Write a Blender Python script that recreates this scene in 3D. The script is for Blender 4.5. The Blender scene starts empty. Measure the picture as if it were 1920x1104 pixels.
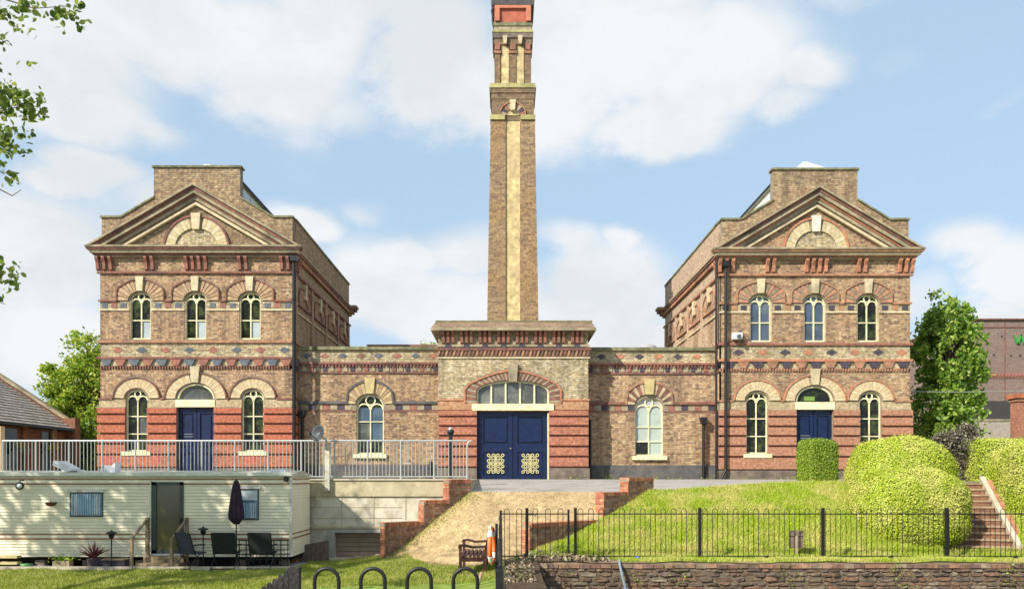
import bpy, math, random
import numpy as np
from mathutils import Vector, Matrix
random.seed(7); RNG = np.random.default_rng(11)
SC = bpy.context.scene
COL = SC.collection
EYE = 0.15; FP = 1500.0; VX = 950.0; VY = 890.0

# ---------------------------------------------------------------- camera
cd = bpy.data.cameras.new('camera'); cam = bpy.data.objects.new('camera', cd); COL.objects.link(cam)
cam.location = (0, 0, EYE); cam.rotation_euler = (math.radians(90), 0, 0)
cd.sensor_width = 36; cd.lens = FP / 1920 * 36
cd.shift_x = 10 / 1920; cd.shift_y = 338 / 1920
cd.clip_start = 0.1; cd.clip_end = 3000
SC.camera = cam
# ---------------------------------------------------------------- light
SUN = Vector((-0.60, -0.56, 0.60)).normalized()      # direction towards the sun
SUN_EL = math.asin(SUN.z); SUN_AZ = math.atan2(SUN.x, SUN.y)
ld = bpy.data.lights.new('sun', 'SUN'); ld.energy = 3.7; ld.angle = math.radians(0.55); ld.color = (1.0, 0.94, 0.83)
sun = bpy.data.objects.new('sun', ld); COL.objects.link(sun)
sun.rotation_euler = SUN.to_track_quat('Z', 'Y').to_euler()
SC.view_settings.view_transform = 'Standard'; SC.view_settings.look = 'None'
SC.view_settings.exposure = 0.90; SC.view_settings.gamma = 1.0
SC.view_settings.use_curve_mapping = False
SKY_STRENGTH = 0.11

def make_world():
    w = bpy.data.worlds.new('World'); SC.world = w; w.use_nodes = True
    nt = w.node_tree; N = nt.nodes; L = nt.links
    for n in list(N): N.remove(n)
    out = N.new('ShaderNodeOutputWorld'); bg = N.new('ShaderNodeBackground'); bg.inputs[1].default_value = SKY_STRENGTH
    L.new(bg.outputs[0], out.inputs[0])
    sky = N.new('ShaderNodeTexSky'); sky.sky_type = 'NISHITA'; sky.sun_disc = False
    sky.sun_elevation = SUN_EL; sky.sun_rotation = SUN_AZ; sky.altitude = 50; sky.air_density = 1.0; sky.dust_density = 0.6; sky.ozone_density = 1.3
    tc = N.new('ShaderNodeTexCoord')
    sep = N.new('ShaderNodeSeparateXYZ'); L.new(tc.outputs['Generated'], sep.inputs[0])
    def M(op, a, b=None, c=None):
        m = N.new('ShaderNodeMath'); m.operation = op
        for i, v in enumerate((a, b, c)):
            if v is None: continue
            if isinstance(v, (int, float)): m.inputs[i].default_value = v
            else: L.new(v, m.inputs[i])
        return m.outputs[0]
    az = M('ARCTAN2', sep.outputs[0], sep.outputs[1]); el = M('ARCSINE', sep.outputs[2])
    nz = N.new('ShaderNodeTexNoise'); nz.inputs['Scale'].default_value = 5.0; nz.inputs['Detail'].default_value = 9; nz.inputs['Roughness'].default_value = 0.56
    mp = N.new('ShaderNodeMapping'); mp.inputs['Scale'].default_value = (1, 1, 1.7); mp.inputs['Location'].default_value = (3.1, 0.4, 1.2)
    L.new(tc.outputs['Generated'], mp.inputs[0]); L.new(mp.outputs[0], nz.inputs['Vector'])
    n2 = N.new('ShaderNodeTexNoise'); n2.inputs['Scale'].default_value = 2.0; n2.inputs['Detail'].default_value = 5
    L.new(mp.outputs[0], n2.inputs['Vector'])
    wob = M('MULTIPLY', M('SUBTRACT', nz.outputs[0], 0.5), 0.16)
    az2 = M('ADD', az, wob); el2 = M('ADD', el, M('MULTIPLY', wob, 0.7))
    blobs = [(40,110,280,150,1),(300,70,270,100,1),(500,120,190,110,1),(130,215,170,70,1),(600,60,120,90,.9),(800,110,130,110,1),(960,180,200,85,1),(1120,70,260,110,1),(1330,110,200,90,1),(1270,215,150,55,.8),
             (1530,110,90,55,.8),(700,20,160,60,.9),(150,330,130,55,.95),(60,470,200,120,1),(60,650,260,130,1),(330,400,230,60,.85),(560,430,90,50,1),(690,560,180,110,1),(760,480,110,42,.8),(860,600,220,100,1),
             (1110,560,170,110,1),(1040,480,110,60,.8),(480,540,170,90,.9),(880,480,120,60,.7),(250,250,120,40,.7),(1135,470,60,38,.9),(1180,630,160,45,.95),(1790,480,130,60,.85),(1900,510,150,75,.95),(1700,560,110,50,.6),(1880,590,90,30,.9),(690,400,60,38,.45),(1400,10,300,25,.5),(640,200,120,60,.55),(1480,180,90,50,.6),(1700,110,80,50,.3),(1890,190,70,30,.35)]
    tot = None
    for px, py, rx, ry, wt in blobs:
        a0 = math.atan((px - VX) / FP); e0 = math.atan((VY - py) / math.hypot(FP, px - VX))
        k = math.cos(a0)
        dx = M('MULTIPLY', M('SUBTRACT', az2, a0), 1 / (rx / FP * k * k)); dy = M('MULTIPLY', M('SUBTRACT', el2, e0), 1 / (ry / FP * k))
        q = M('ADD', M('MULTIPLY', dx, dx), M('MULTIPLY', dy, dy))
        g = M('MULTIPLY', M('EXPONENT', M('MULTIPLY', q, -0.9)), wt * 1.1)
        tot = g if tot is None else M('MAXIMUM', tot, g)
    # beyond the part of the sky in view the same broken cloud goes on
    inz = N.new('ShaderNodeMapRange'); inz.interpolation_type = 'SMOOTHSTEP'
    L.new(M('ABSOLUTE', az), inz.inputs[0]); inz.inputs[1].default_value = 0.60; inz.inputs[2].default_value = 0.85
    inz2 = N.new('ShaderNodeMapRange'); inz2.interpolation_type = 'SMOOTHSTEP'
    L.new(el, inz2.inputs[0]); inz2.inputs[1].default_value = 0.54; inz2.inputs[2].default_value = 0.75
    outm = M('MAXIMUM', inz.outputs[0], inz2.outputs[0])
    gen = M('MULTIPLY', M('SUBTRACT', n2.outputs[0], 0.28), 2.0)
    mixd = M('ADD', M('MULTIPLY', tot, M('SUBTRACT', 1.0, outm)), M('MULTIPLY', gen, outm))
    dens = M('ADD', mixd, M('MULTIPLY', M('SUBTRACT', nz.outputs[0], 0.5), 0.95))
    ss = N.new('ShaderNodeMapRange'); ss.interpolation_type = 'SMOOTHSTEP'
    L.new(dens, ss.inputs[0]); ss.inputs[1].default_value = 0.24; ss.inputs[2].default_value = 0.78
    # cloud colour: white tops, slightly grey bellies
    n3 = N.new('ShaderNodeTexNoise'); n3.inputs['Scale'].default_value = 4.5; n3.inputs['Detail'].default_value = 10; n3.inputs['Roughness'].default_value = .62
    L.new(mp.outputs[0], n3.inputs['Vector'])
    cr = N.new('ShaderNodeValToRGB'); cr.color_ramp.elements[0].position = 0.38; cr.color_ramp.elements[1].position = 0.58
    cr.color_ramp.elements[0].color = (0.425, 0.445, 0.46, 1); cr.color_ramp.elements[1].color = (0.505, 0.51, 0.515, 1)
    L.new(n3.outputs[0], cr.inputs[0])
    cs = N.new('ShaderNodeVectorMath'); cs.operation = 'SCALE'; L.new(cr.outputs[0], cs.inputs[0]); cs.inputs['Scale'].default_value = 1 / SKY_STRENGTH
    veil = N.new('ShaderNodeMix'); veil.data_type = 'RGBA'; veil.inputs[0].default_value = 0.80
    L.new(sky.outputs[0], veil.inputs[6]); veil.inputs[7].default_value = (0.272 / SKY_STRENGTH, 0.368 / SKY_STRENGTH, 0.462 / SKY_STRENGTH, 1)
    mx = N.new('ShaderNodeMix'); mx.data_type = 'RGBA'
    L.new(M('MULTIPLY', ss.outputs[0], 0.93), mx.inputs[0]); L.new(veil.outputs[2], mx.inputs[6]); L.new(cs.outputs[0], mx.inputs[7])
    L.new(mx.outputs[2], bg.inputs[0])
make_world()

# ---------------------------------------------------------------- helpers
def X(px, D): return (px - VX) * D / FP
def Z(py, D): return EYE + (VY - py) * D / FP

MATS = {}
def nodes(name):
    m = bpy.data.materials.new(name); m.use_nodes = True
    nt = m.node_tree; b = nt.nodes['Principled BSDF']
    return m, nt, nt.nodes, nt.links, b
def setspec(b, v):
    b.inputs['Specular IOR Level'].default_value = v
def mat(name, c, rough=.75, var=.12, scale=6, bump=.0, metal=0, spec=.3, dirt=None, dscale=1.2):
    if name in MATS: return MATS[name]
    m, nt, N, L, b = nodes(name)
    b.inputs['Roughness'].default_value = rough; b.inputs['Metallic'].default_value = metal; setspec(b, spec)
    tc = N.new('ShaderNodeTexCoord'); nz = N.new('ShaderNodeTexNoise'); nz.inputs['Scale'].default_value = scale; nz.inputs['Detail'].default_value = 6
    L.new(tc.outputs['Object'], nz.inputs['Vector'])
    cr = N.new('ShaderNodeValToRGB'); cr.color_ramp.elements[0].position = .3; cr.color_ramp.elements[1].position = .7
    cr.color_ramp.elements[0].color = tuple(max(0, x * (1 - var * 1.4)) for x in c) + (1,)
    cr.color_ramp.elements[1].color = tuple(min(1, x * (1 + var)) for x in c) + (1,)
    L.new(nz.outputs[0], cr.inputs[0]); col = cr.outputs[0]
    if dirt:  # second, blotchy colour; on the dark glass it paints reflections
        n2 = N.new('ShaderNodeTexNoise'); n2.inputs['Scale'].default_value = dscale; n2.inputs['Detail'].default_value = 8
        n2.inputs['Roughness'].default_value = .7
        L.new(tc.outputs['Object'], n2.inputs['Vector'])
        mr = N.new('ShaderNodeMapRange'); mr.inputs[1].default_value = .48; mr.inputs[2].default_value = .68
        L.new(n2.outputs[0], mr.inputs[0])
        mx = N.new('ShaderNodeMix'); mx.data_type = 'RGBA'; L.new(mr.outputs[0], mx.inputs[0]); L.new(col, mx.inputs[6]); mx.inputs[7].default_value = tuple(dirt) + (1,)
        col = mx.outputs[2]
    L.new(col, b.inputs['Base Color'])
    if bump:
        bp = N.new('ShaderNodeBump'); bp.inputs['Strength'].default_value = bump; bp.inputs['Distance'].default_value = .02
        L.new(nz.outputs[0], bp.inputs['Height']); L.new(bp.outputs[0], b.inputs['Normal'])
    MATS[name] = m; return m

def ramp_mat(name, cols, rough=.85, island=True, stain=(.06, .05, .04), stain_amt=.35, grain=9, spec=.2):
    """single pieces: every brick / stone draws its own colour"""
    if name in MATS: return MATS[name]
    m, nt, N, L, b = nodes(name)
    b.inputs['Roughness'].default_value = rough; setspec(b, spec)
    cr = N.new('ShaderNodeValToRGB'); cr.color_ramp.interpolation = 'CONSTANT'
    els = cr.color_ramp.elements
    n = len(cols)
    els[0].position = 0; els[0].color = tuple(cols[0]) + (1,)
    els[1].position = 1 / n; els[1].color = tuple(cols[1]) + (1,)
    for i in range(2, n):
        e = els.new(i / n); e.color = tuple(cols[i]) + (1,)
    if island:
        g = N.new('ShaderNodeNewGeometry'); L.new(g.outputs['Random Per Island'], cr.inputs[0])
    else:
        g = N.new('ShaderNodeObjectInfo'); L.new(g.outputs['Random'], cr.inputs[0])
    geo = N.new('ShaderNodeNewGeometry')
    nz = N.new('ShaderNodeTexNoise'); nz.inputs['Scale'].default_value = .9; nz.inputs['Detail'].default_value = 7; nz.inputs['Roughness'].default_value = .65
    mp = N.new('ShaderNodeMapping'); mp.inputs['Scale'].default_value = (1.5, 1.5, .7); L.new(geo.outputs['Position'], mp.inputs[0]); L.new(mp.outputs[0], nz.inputs['Vector'])
    mr = N.new('ShaderNodeMapRange'); mr.inputs[1].default_value = .44; mr.inputs[2].default_value = .72; mr.inputs[4].default_value = stain_amt
    L.new(nz.outputs[0], mr.inputs[0])
    mx = N.new('ShaderNodeMix'); mx.data_type = 'RGBA'; L.new(mr.outputs[0], mx.inputs[0]); L.new(cr.outputs[0], mx.inputs[6]); mx.inputs[7].default_value = tuple(stain) + (1,)
    n2 = N.new('ShaderNodeTexNoise'); n2.inputs['Scale'].default_value = grain; n2.inputs['Detail'].default_value = 3; L.new(geo.outputs['Position'], n2.inputs['Vector'])
    hs = N.new('ShaderNodeHueSaturation'); L.new(mx.outputs[2], hs.inputs['Color'])
    m2 = N.new('ShaderNodeMapRange'); m2.inputs[1].default_value = .3; m2.inputs[2].default_value = .7; m2.inputs[3].default_value = .66; m2.inputs[4].default_value = 1.3; L.new(n2.outputs[0], m2.inputs[0]); L.new(m2.outputs[0], hs.inputs['Value'])
    st = N.new('ShaderNodeTexNoise'); st.inputs['Scale'].default_value = 1; st.inputs['Detail'].default_value = 5; mp2 = N.new('ShaderNodeMapping'); mp2.inputs['Scale'].default_value = (2.6, 2.6, .35)
    L.new(geo.outputs['Position'], mp2.inputs[0]); L.new(mp2.outputs[0], st.inputs['Vector'])
    m3 = N.new('ShaderNodeMapRange'); m3.inputs[1].default_value = .36; m3.inputs[2].default_value = .62; m3.inputs[3].default_value = .74; m3.inputs[4].default_value = 1.08; L.new(st.outputs[0], m3.inputs[0])
    h2 = N.new('ShaderNodeHueSaturation'); L.new(hs.outputs[0], h2.inputs['Color']); L.new(m3.outputs[0], h2.inputs['Value']); hs = h2
    L.new(hs.outputs[0], b.inputs['Base Color'])
    bp = N.new('ShaderNodeBump'); bp.inputs['Strength'].default_value = .35; bp.inputs['Distance'].default_value = .01
    L.new(n2.outputs[0], bp.inputs['Height']); L.new(bp.outputs[0], b.inputs['Normal'])
    MATS[name] = m; return m

def brick_mat(name, c1, c2, mortar, bw=.225, bh=.075, stain=(.08, .06, .045), stain_amt=.4, mort=.012):
    if name in MATS: return MATS[name]
    m, nt, N, L, b = nodes(name)
    b.inputs['Roughness'].default_value = .88; setspec(b, .2)
    geo = N.new('ShaderNodeNewGeometry'); sep = N.new('ShaderNodeSeparateXYZ'); L.new(geo.outputs['Position'], sep.inputs[0])
    ad = N.new('ShaderNodeMath'); L.new(sep.outputs[0], ad.inputs[0]); L.new(sep.outputs[1], ad.inputs[1])
    cb = N.new('ShaderNodeCombineXYZ'); L.new(ad.outputs[0], cb.inputs[0]); L.new(sep.outputs[2], cb.inputs[1])
    bt = N.new('ShaderNodeTexBrick'); L.new(cb.outputs[0], bt.inputs['Vector'])
    bt.inputs['Color1'].default_value = tuple(c1) + (1,); bt.inputs['Color2'].default_value = tuple(c2) + (1,); bt.inputs['Mortar'].default_value = tuple(mortar) + (1,)
    bt.inputs['Scale'].default_value = 1; bt.inputs['Brick Width'].default_value = bw; bt.inputs['Row Height'].default_value = bh; bt.inputs['Mortar Size'].default_value = mort / 2
    bt.inputs['Mortar Smooth'].default_value = .2; bt.inputs['Bias'].default_value = 0
    nz = N.new('ShaderNodeTexNoise'); nz.inputs['Scale'].default_value = .8; nz.inputs['Detail'].default_value = 8; nz.inputs['Roughness'].default_value = .68; L.new(geo.outputs['Position'], nz.inputs['Vector'])
    mr = N.new('ShaderNodeMapRange'); mr.inputs[1].default_value = .42; mr.inputs[2].default_value = .7; mr.inputs[4].default_value = stain_amt; L.new(nz.outputs[0], mr.inputs[0])
    mx = N.new('ShaderNodeMix'); mx.data_type = 'RGBA'; L.new(mr.outputs[0], mx.inputs[0]); L.new(bt.outputs[0], mx.inputs[6]); mx.inputs[7].default_value = tuple(stain) + (1,)
    n2 = N.new('ShaderNodeTexNoise'); n2.inputs['Scale'].default_value = 11; n2.inputs['Detail'].default_value = 4; L.new(geo.outputs['Position'], n2.inputs['Vector'])
    hs = N.new('ShaderNodeHueSaturation'); L.new(mx.outputs[2], hs.inputs['Color'])
    m2 = N.new('ShaderNodeMapRange'); m2.inputs[1].default_value = .25; m2.inputs[2].default_value = .75; m2.inputs[3].default_value = .6; m2.inputs[4].default_value = 1.4; L.new(n2.outputs[0], m2.inputs[0]); L.new(m2.outputs[0], hs.inputs['Value'])
    L.new(hs.outputs[0], b.inputs['Base Color'])
    bp = N.new('ShaderNodeBump'); bp.inputs['Strength'].default_value = .7; bp.inputs['Distance'].default_value = .012; bp.invert = True
    L.new(bt.outputs['Fac'], bp.inputs['Height']); L.new(bp.outputs[0], b.inputs['Normal'])
    MATS[name] = m; return m

def leaf_mat(name, cols, trans=.35, patch=None, pscale=1.2):
    if name in MATS: return MATS[name]
    m, nt, N, L, b = nodes(name); N.remove(b)
    out = N['Material Output']
    cr = N.new('ShaderNodeValToRGB'); els = cr.color_ramp.elements
    els[0].color = tuple(cols[0]) + (1,); els[1].color = tuple(cols[-1]) + (1,)
    for i in range(1, len(cols) - 1):
        e = els.new(i / (len(cols) - 1)); e.color = tuple(cols[i]) + (1,)
    g = N.new('ShaderNodeNewGeometry'); L.new(g.outputs['Random Per Island'], cr.inputs[0]); col = cr.outputs[0]
    if patch:
        nz = N.new('ShaderNodeTexNoise'); nz.inputs['Scale'].default_value = pscale; nz.inputs['Detail'].default_value = 6; nz.inputs['Roughness'].default_value = .65; L.new(g.outputs['Position'], nz.inputs['Vector'])
        mr = N.new('ShaderNodeMapRange'); mr.inputs[1].default_value = .42; mr.inputs[2].default_value = .62; mr.inputs[4].default_value = .8; L.new(nz.outputs[0], mr.inputs[0])
        mx = N.new('ShaderNodeMix'); mx.data_type = 'RGBA'; L.new(mr.outputs[0], mx.inputs[0]); L.new(col, mx.inputs[6]); mx.inputs[7].default_value = tuple(patch) + (1,); col = mx.outputs[2]
    d = N.new('ShaderNodeBsdfDiffuse'); t = N.new('ShaderNodeBsdfTranslucent'); s = N.new('ShaderNodeMixShader'); s.inputs[0].default_value = trans
    gl = N.new('ShaderNodeBsdfGlossy'); gl.inputs['Roughness'].default_value = .45; gl.inputs['Color'].default_value = (.5, .5, .5, 1); s2 = N.new('ShaderNodeMixShader'); s2.inputs[0].default_value = .05
    L.new(col, d.inputs[0]); L.new(col, t.inputs[0]); L.new(d.outputs[0], s.inputs[1]); L.new(t.outputs[0], s.inputs[2])
    L.new(s.outputs[0], s2.inputs[1]); L.new(gl.outputs[0], s2.inputs[2]); L.new(s2.outputs[0], out.inputs[0])
    MATS[name] = m; return m

def tag(o, label=None, cat=None, group=None, kind=None):
    if label: o['label'] = label
    if cat: o['category'] = cat
    if group: o['group'] = group
    if kind: o['kind'] = kind
    return o
def thing(name, loc, label, cat, group=None):
    o = bpy.data.objects.new(name, None); COL.objects.link(o); o.location = loc; o.empty_display_size = .3
    return tag(o, label, cat, group)
def adopt(o, parent):
    if parent is None: return
    o.parent = parent
    if parent.type == 'EMPTY': o.matrix_parent_inverse = Matrix.Translation(-Vector(parent.location))

class F:
    """wall frame: u along the wall, z up, d outwards"""
    def __init__(s, ox, oy, ux, uy, nx, ny): s.o = (ox, oy); s.u = (ux, uy); s.n = (nx, ny)
    def p(s, u, z, d): return (s.o[0] + u * s.u[0] + d * s.n[0], s.o[1] + u * s.u[1] + d * s.n[1], z)
def front(D): return F(0, D, 1, 0, 0, -1)

class MB:
    def __init__(s): s.v = []; s.f = []
    def hexa(s, pts, faces=((0,1,2,3),(7,6,5,4),(0,4,5,1),(1,5,6,2),(2,6,7,3),(3,7,4,0))):
        b = len(s.v); s.v += pts; s.f += [tuple(b + i for i in f) for f in faces]
    def box(s, fr, u0, u1, z0, z1, d0, d1):
        p = fr.p; s.hexa([p(u0,z0,d1),p(u1,z0,d1),p(u1,z1,d1),p(u0,z1,d1),p(u0,z0,d0),p(u1,z0,d0),p(u1,z1,d0),p(u0,z1,d0)]); return s
    def bx(s, x0, x1, y0, y1, z0, z1): return s.box(front(0), x0, x1, z0, z1, -y1, -y0)
    def prism(s, fr, pts, d0, d1):
        n = len(pts); b = len(s.v)
        s.v += [fr.p(u, z, d1) for u, z in pts] + [fr.p(u, z, d0) for u, z in pts]
        s.f.append(tuple(range(b, b + n))); s.f.append(tuple(range(b + 2*n - 1, b + n - 1, -1)))
        for i in range(n):
            j = (i + 1) % n; s.f.append((b + i, b + n + i, b + n + j, b + j))
        return s
    def strip(s, fr, a, c, d0, d1):
        """solid strip between two point rows"""
        for i in range(len(a) - 1): s.prism(fr, [a[i], a[i+1], c[i+1], c[i]], d0, d1)
        return s
    def tube(s, pts, r, n=8, cap=True):
        pts = [Vector(p) for p in pts]; b = len(s.v); m = len(pts)
        rr = r if isinstance(r, (list, tuple)) else [r] * m
        prev = None
        for i, p in enumerate(pts):
            t = (pts[min(i+1, m-1)] - pts[max(i-1, 0)]).normalized()
            a = prev if prev is not None else Vector((0, 0, 1)) if abs(t.z) < .9 else Vector((1, 0, 0))
            x = (a - t * a.dot(t)).normalized(); y = t.cross(x); prev = x
            for k in range(n):
                q = 2 * math.pi * k / n; s.v.append(tuple(p + (x * math.cos(q) + y * math.sin(q)) * rr[i]))
        for i in range(m - 1):
            for k in range(n):
                k2 = (k + 1) % n; s.f.append((b + i*n + k, b + i*n + k2, b + (i+1)*n + k2, b + (i+1)*n + k))
        if cap: s.f.append(tuple(b + k for k in range(n - 1, -1, -1))); s.f.append(tuple(b + (m-1)*n + k for k in range(n)))
        return s
    def lathe(s, c, prof, n=16):
        b = len(s.v); m = len(prof)
        for r, z in prof:
            for k in range(n):
                q = 2*math.pi*k/n; s.v.append((c[0] + r*math.cos(q), c[1] + r*math.sin(q), c[2] + z))
        for i in range(m - 1):
            for k in range(n):
                k2 = (k+1) % n; s.f.append((b+i*n+k, b+i*n+k2, b+(i+1)*n+k2, b+(i+1)*n+k))
        s.f.append(tuple(b+k for k in range(n-1, -1, -1))); s.f.append(tuple(b+(m-1)*n+k for k in range(n)))
        return s
    def ball(s, c, r, n=10, sz=1):
        return s.lathe(c, [(max(.001, r*math.sin(math.pi*i/n)), -r*sz*math.cos(math.pi*i/n)) for i in range(n+1)], n+4)
    def mesh(s, name, m=None, smooth=False):
        me = bpy.data.meshes.new(name); me.from_pydata(s.v, [], s.f)
        if m: me.materials.append(m)
        if smooth: me.polygons.foreach_set('use_smooth', [True] * len(me.polygons))
        me.update(); return me
    def build(s, name, m, parent=None, smooth=False, kind=None):
        o = bpy.data.objects.new(name, s.mesh(name, m, smooth)); COL.objects.link(o); adopt(o, parent)
        if kind: o['kind'] = kind
        return o
def inst(name, me, loc, rotz=0, scale=(1,1,1), parent=None, rot=None):
    o = bpy.data.objects.new(name, me); COL.objects.link(o); o.location = loc; o.rotation_euler = rot if rot else (0, 0, rotz); o.scale = scale
    adopt(o, parent); return o
def dup(root, loc, rotz=0, label=None, group=None):
    r = root.copy(); COL.objects.link(r); r.location = loc; r.rotation_euler = (0, 0, rotz)
    if label: r['label'] = label
    if group: r['group'] = group
    for ch in list(root.children):
        c = ch.copy(); COL.objects.link(c); c.parent = r
        for g in list(ch.children):
            d = g.copy(); COL.objects.link(d); d.parent = c
    return r
def quadsoup(name, P, faces_per, m, parent=None, kind=None, nv=4):
    """P: (N, nv, 3) array of separate polygons"""
    n = len(P); me = bpy.data.meshes.new(name)
    me.vertices.add(n * nv); me.vertices.foreach_set('co', P.reshape(-1).astype(np.float32))
    me.loops.add(n * nv); me.loops.foreach_set('vertex_index', np.arange(n * nv, dtype=np.int32))
    me.polygons.add(n); me.polygons.foreach_set('loop_start', np.arange(0, n * nv, nv, dtype=np.int32)); me.polygons.foreach_set('loop_total', np.full(n, nv, dtype=np.int32))
    me.materials.append(m); me.update(calc_edges=True)
    o = bpy.data.objects.new(name, me); COL.objects.link(o); adopt(o, parent)
    if kind: o['kind'] = kind
    return o
def leaves(name, C, size, m, parent=None, kind=None, normals=None, aspect=.55, flat=.0):
    """leaf-shaped hexagons at the points C"""
    n = len(C); R = RNG.normal(size=(n, 3))
    if normals is not None: R = R * .5 + normals * 1.2
    R /= np.linalg.norm(R, axis=1)[:, None]
    T = RNG.normal(size=(n, 3)); T[:, 2] -= flat
    T -= (T * R).sum(1)[:, None] * R; T /= np.linalg.norm(T, axis=1)[:, None]; B = np.cross(R, T)
    s = size * RNG.uniform(.65, 1.35, n)[:, None]
    a = aspect
    k = [(-.5, 0), (-.2, -.5*a*.9), (.2, -.5*a), (.55, 0), (.2, .5*a), (-.2, .5*a*.9)]
    P = np.stack([C + T * s * x + B * s * y + R * s * (abs(y) * .25) for x, y in k], axis=1)
    return quadsoup(name, P, 1, m, parent, kind, nv=6)

# ---------------------------------------------------------------- materials
M_brown = ramp_mat('brown_stock_brick', [(0.495,0.352,0.205),(0.436,0.294,0.171),(0.376,0.241,0.143),(0.471,0.306,0.177),(0.520,0.387,0.233),(0.306,0.195,0.129),(0.449,0.317,0.198),(0.412,0.276,0.170),(0.457,0.284,0.166),(0.260,0.171,0.121)], stain=(0.177,0.124,0.086), stain_amt=.42)
M_gable = ramp_mat('gable_stock_brick', [(0.411,0.298,0.176),(0.350,0.238,0.141),(0.302,0.204,0.129),(0.374,0.262,0.153),(0.436,0.333,0.199),(0.266,0.186,0.127),(0.376,0.286,0.175)], stain=(0.145,0.107,0.076), stain_amt=.5)
M_yel = ramp_mat('yellow_stock_brick', [(0.537,0.447,0.276),(0.468,0.387,0.234),(0.587,0.497,0.326),(0.428,0.338,0.203),(0.506,0.407,0.236),(0.371,0.299,0.191),(0.548,0.467,0.314)], stain=(0.234,0.189,0.117), stain_amt=.45)
M_redb = ramp_mat('red_brick_pieces', [(.46,.14,.07),(.40,.11,.055),(.50,.17,.085),(.35,.10,.06),(.44,.16,.09)], stain=(.14,.07,.05), stain_amt=.35)
M_redr = ramp_mat('pink_red_brick_pieces', [(.46,.20,.12),(.40,.16,.10),(.50,.23,.14),(.36,.15,.10),(.44,.21,.14)], stain=(.17,.10,.08), stain_amt=.3)
M_mort = mat('lime_mortar', (.27,.22,.155), .95, .2, 4)
M_mortd = mat('dark_mortar', (.12,.075,.055), .95, .2, 4)
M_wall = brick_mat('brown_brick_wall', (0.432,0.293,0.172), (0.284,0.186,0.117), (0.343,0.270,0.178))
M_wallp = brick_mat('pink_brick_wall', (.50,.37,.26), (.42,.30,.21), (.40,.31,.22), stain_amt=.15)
M_cream = mat('cream_paint', (.74,.69,.43), .55, .08, 8, spec=.4, dirt=(.5,.45,.26), dscale=2.5)
M_stone = mat('buff_stone', (0.590,0.498,0.323), .85, .15, 7, .3, dirt=(0.333,0.269,0.168))
M_stoned = mat('weathered_stone', (.38,.31,.20), .9, .25, 6, .4, dirt=(.13,.12,.08), dscale=1.5)
M_moss = mat('mossy_coping', (.22,.21,.12), .95, .3, 5, .4, dirt=(.08,.09,.045), dscale=1.4)
M_orange = mat('orange_terracotta', (0.483,0.210,0.117), .8, .18, 9, .2, dirt=(0.243,0.116,0.082))
M_terra = mat('terracotta_red', (0.316,0.134,0.095), .8, .2, 9, .2, dirt=(0.160,0.084,0.067))
M_dkred = mat('dark_red_moulding', (0.239,0.107,0.080), .85, .25, 7, .3, dirt=(0.093,0.061,0.050))
M_orbrown = mat('orange_brown_moulding', (0.390,0.202,0.118), .85, .22, 7, .3, dirt=(0.170,0.100,0.071))
M_blue = mat('blue_grey_brick', (.11,.125,.15), .7, .25, 9)
M_blued = mat('dark_purple_brick', (.07,.055,.075), .75, .25, 9)
M_plinth = mat('grey_brown_plinth', (.19,.15,.12), .92, .22, 5, .5, dirt=(.09,.075,.065))
M_plinthd = mat('slate_grey_plinth', (.10,.095,.10), .92, .22, 5, .4, dirt=(.16,.14,.12))
M_navy = mat('navy_door_paint', (.0058,.0145,.058), .36, .2, 5, spec=.4)
M_black = mat('black_iron', (.012,.012,.014), .45, .2, 12, spec=.4)
M_galv = mat('galvanised_steel', (.40,.42,.41), .5, .12, 20, metal=.25, spec=.5)
M_pane = mat('dark_glass', (.010,.011,.008), .08, .6, 2.2, spec=.35, dirt=(.075,.10,.03), dscale=2.6)  # green blotches paint tree reflections into the glass colour
M_paneb = mat('blue_grey_glass', (.05,.08,.125), .08, .3, 1.2, spec=.8, dirt=(.12,.16,.19), dscale=1.0)
M_panew = mat('white_blind_behind_glass', (.37,.43,.45), .25, .12, 2, spec=.6)
M_paneg = mat('grey_glass', (.075,.08,.075), .08, .3, 1.5, spec=.6, dirt=(.2,.2,.17), dscale=1.2)
M_panel = mat('pale_green_glass', (.42,.47,.42), .2, .2, 1.5, spec=.7, dirt=(.3,.38,.33), dscale=1.5)
M_concrete = mat('stained_concrete', (.50,.43,.28), .9, .14, 3, .2, dirt=(.30,.25,.155), dscale=2.2)
M_white = mat('white_paint', (.66,.64,.58), .6, .12, 4, dirt=(.42,.37,.28), dscale=1.6)
M_slatew = mat('pale_plaster', (.62,.49,.38), .9, .1, 3)
M_wood = mat('weathered_timber', (.27,.20,.12), .85, .3, 14, .3)
M_tarmac = mat('pale_tarmac', (.36,.33,.31), .95, .14, 18, .3, dirt=(.22,.20,.18))
M_soil = mat('dark_soil', (.085,.055,.035), 1, .4, 9, .8)

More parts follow.
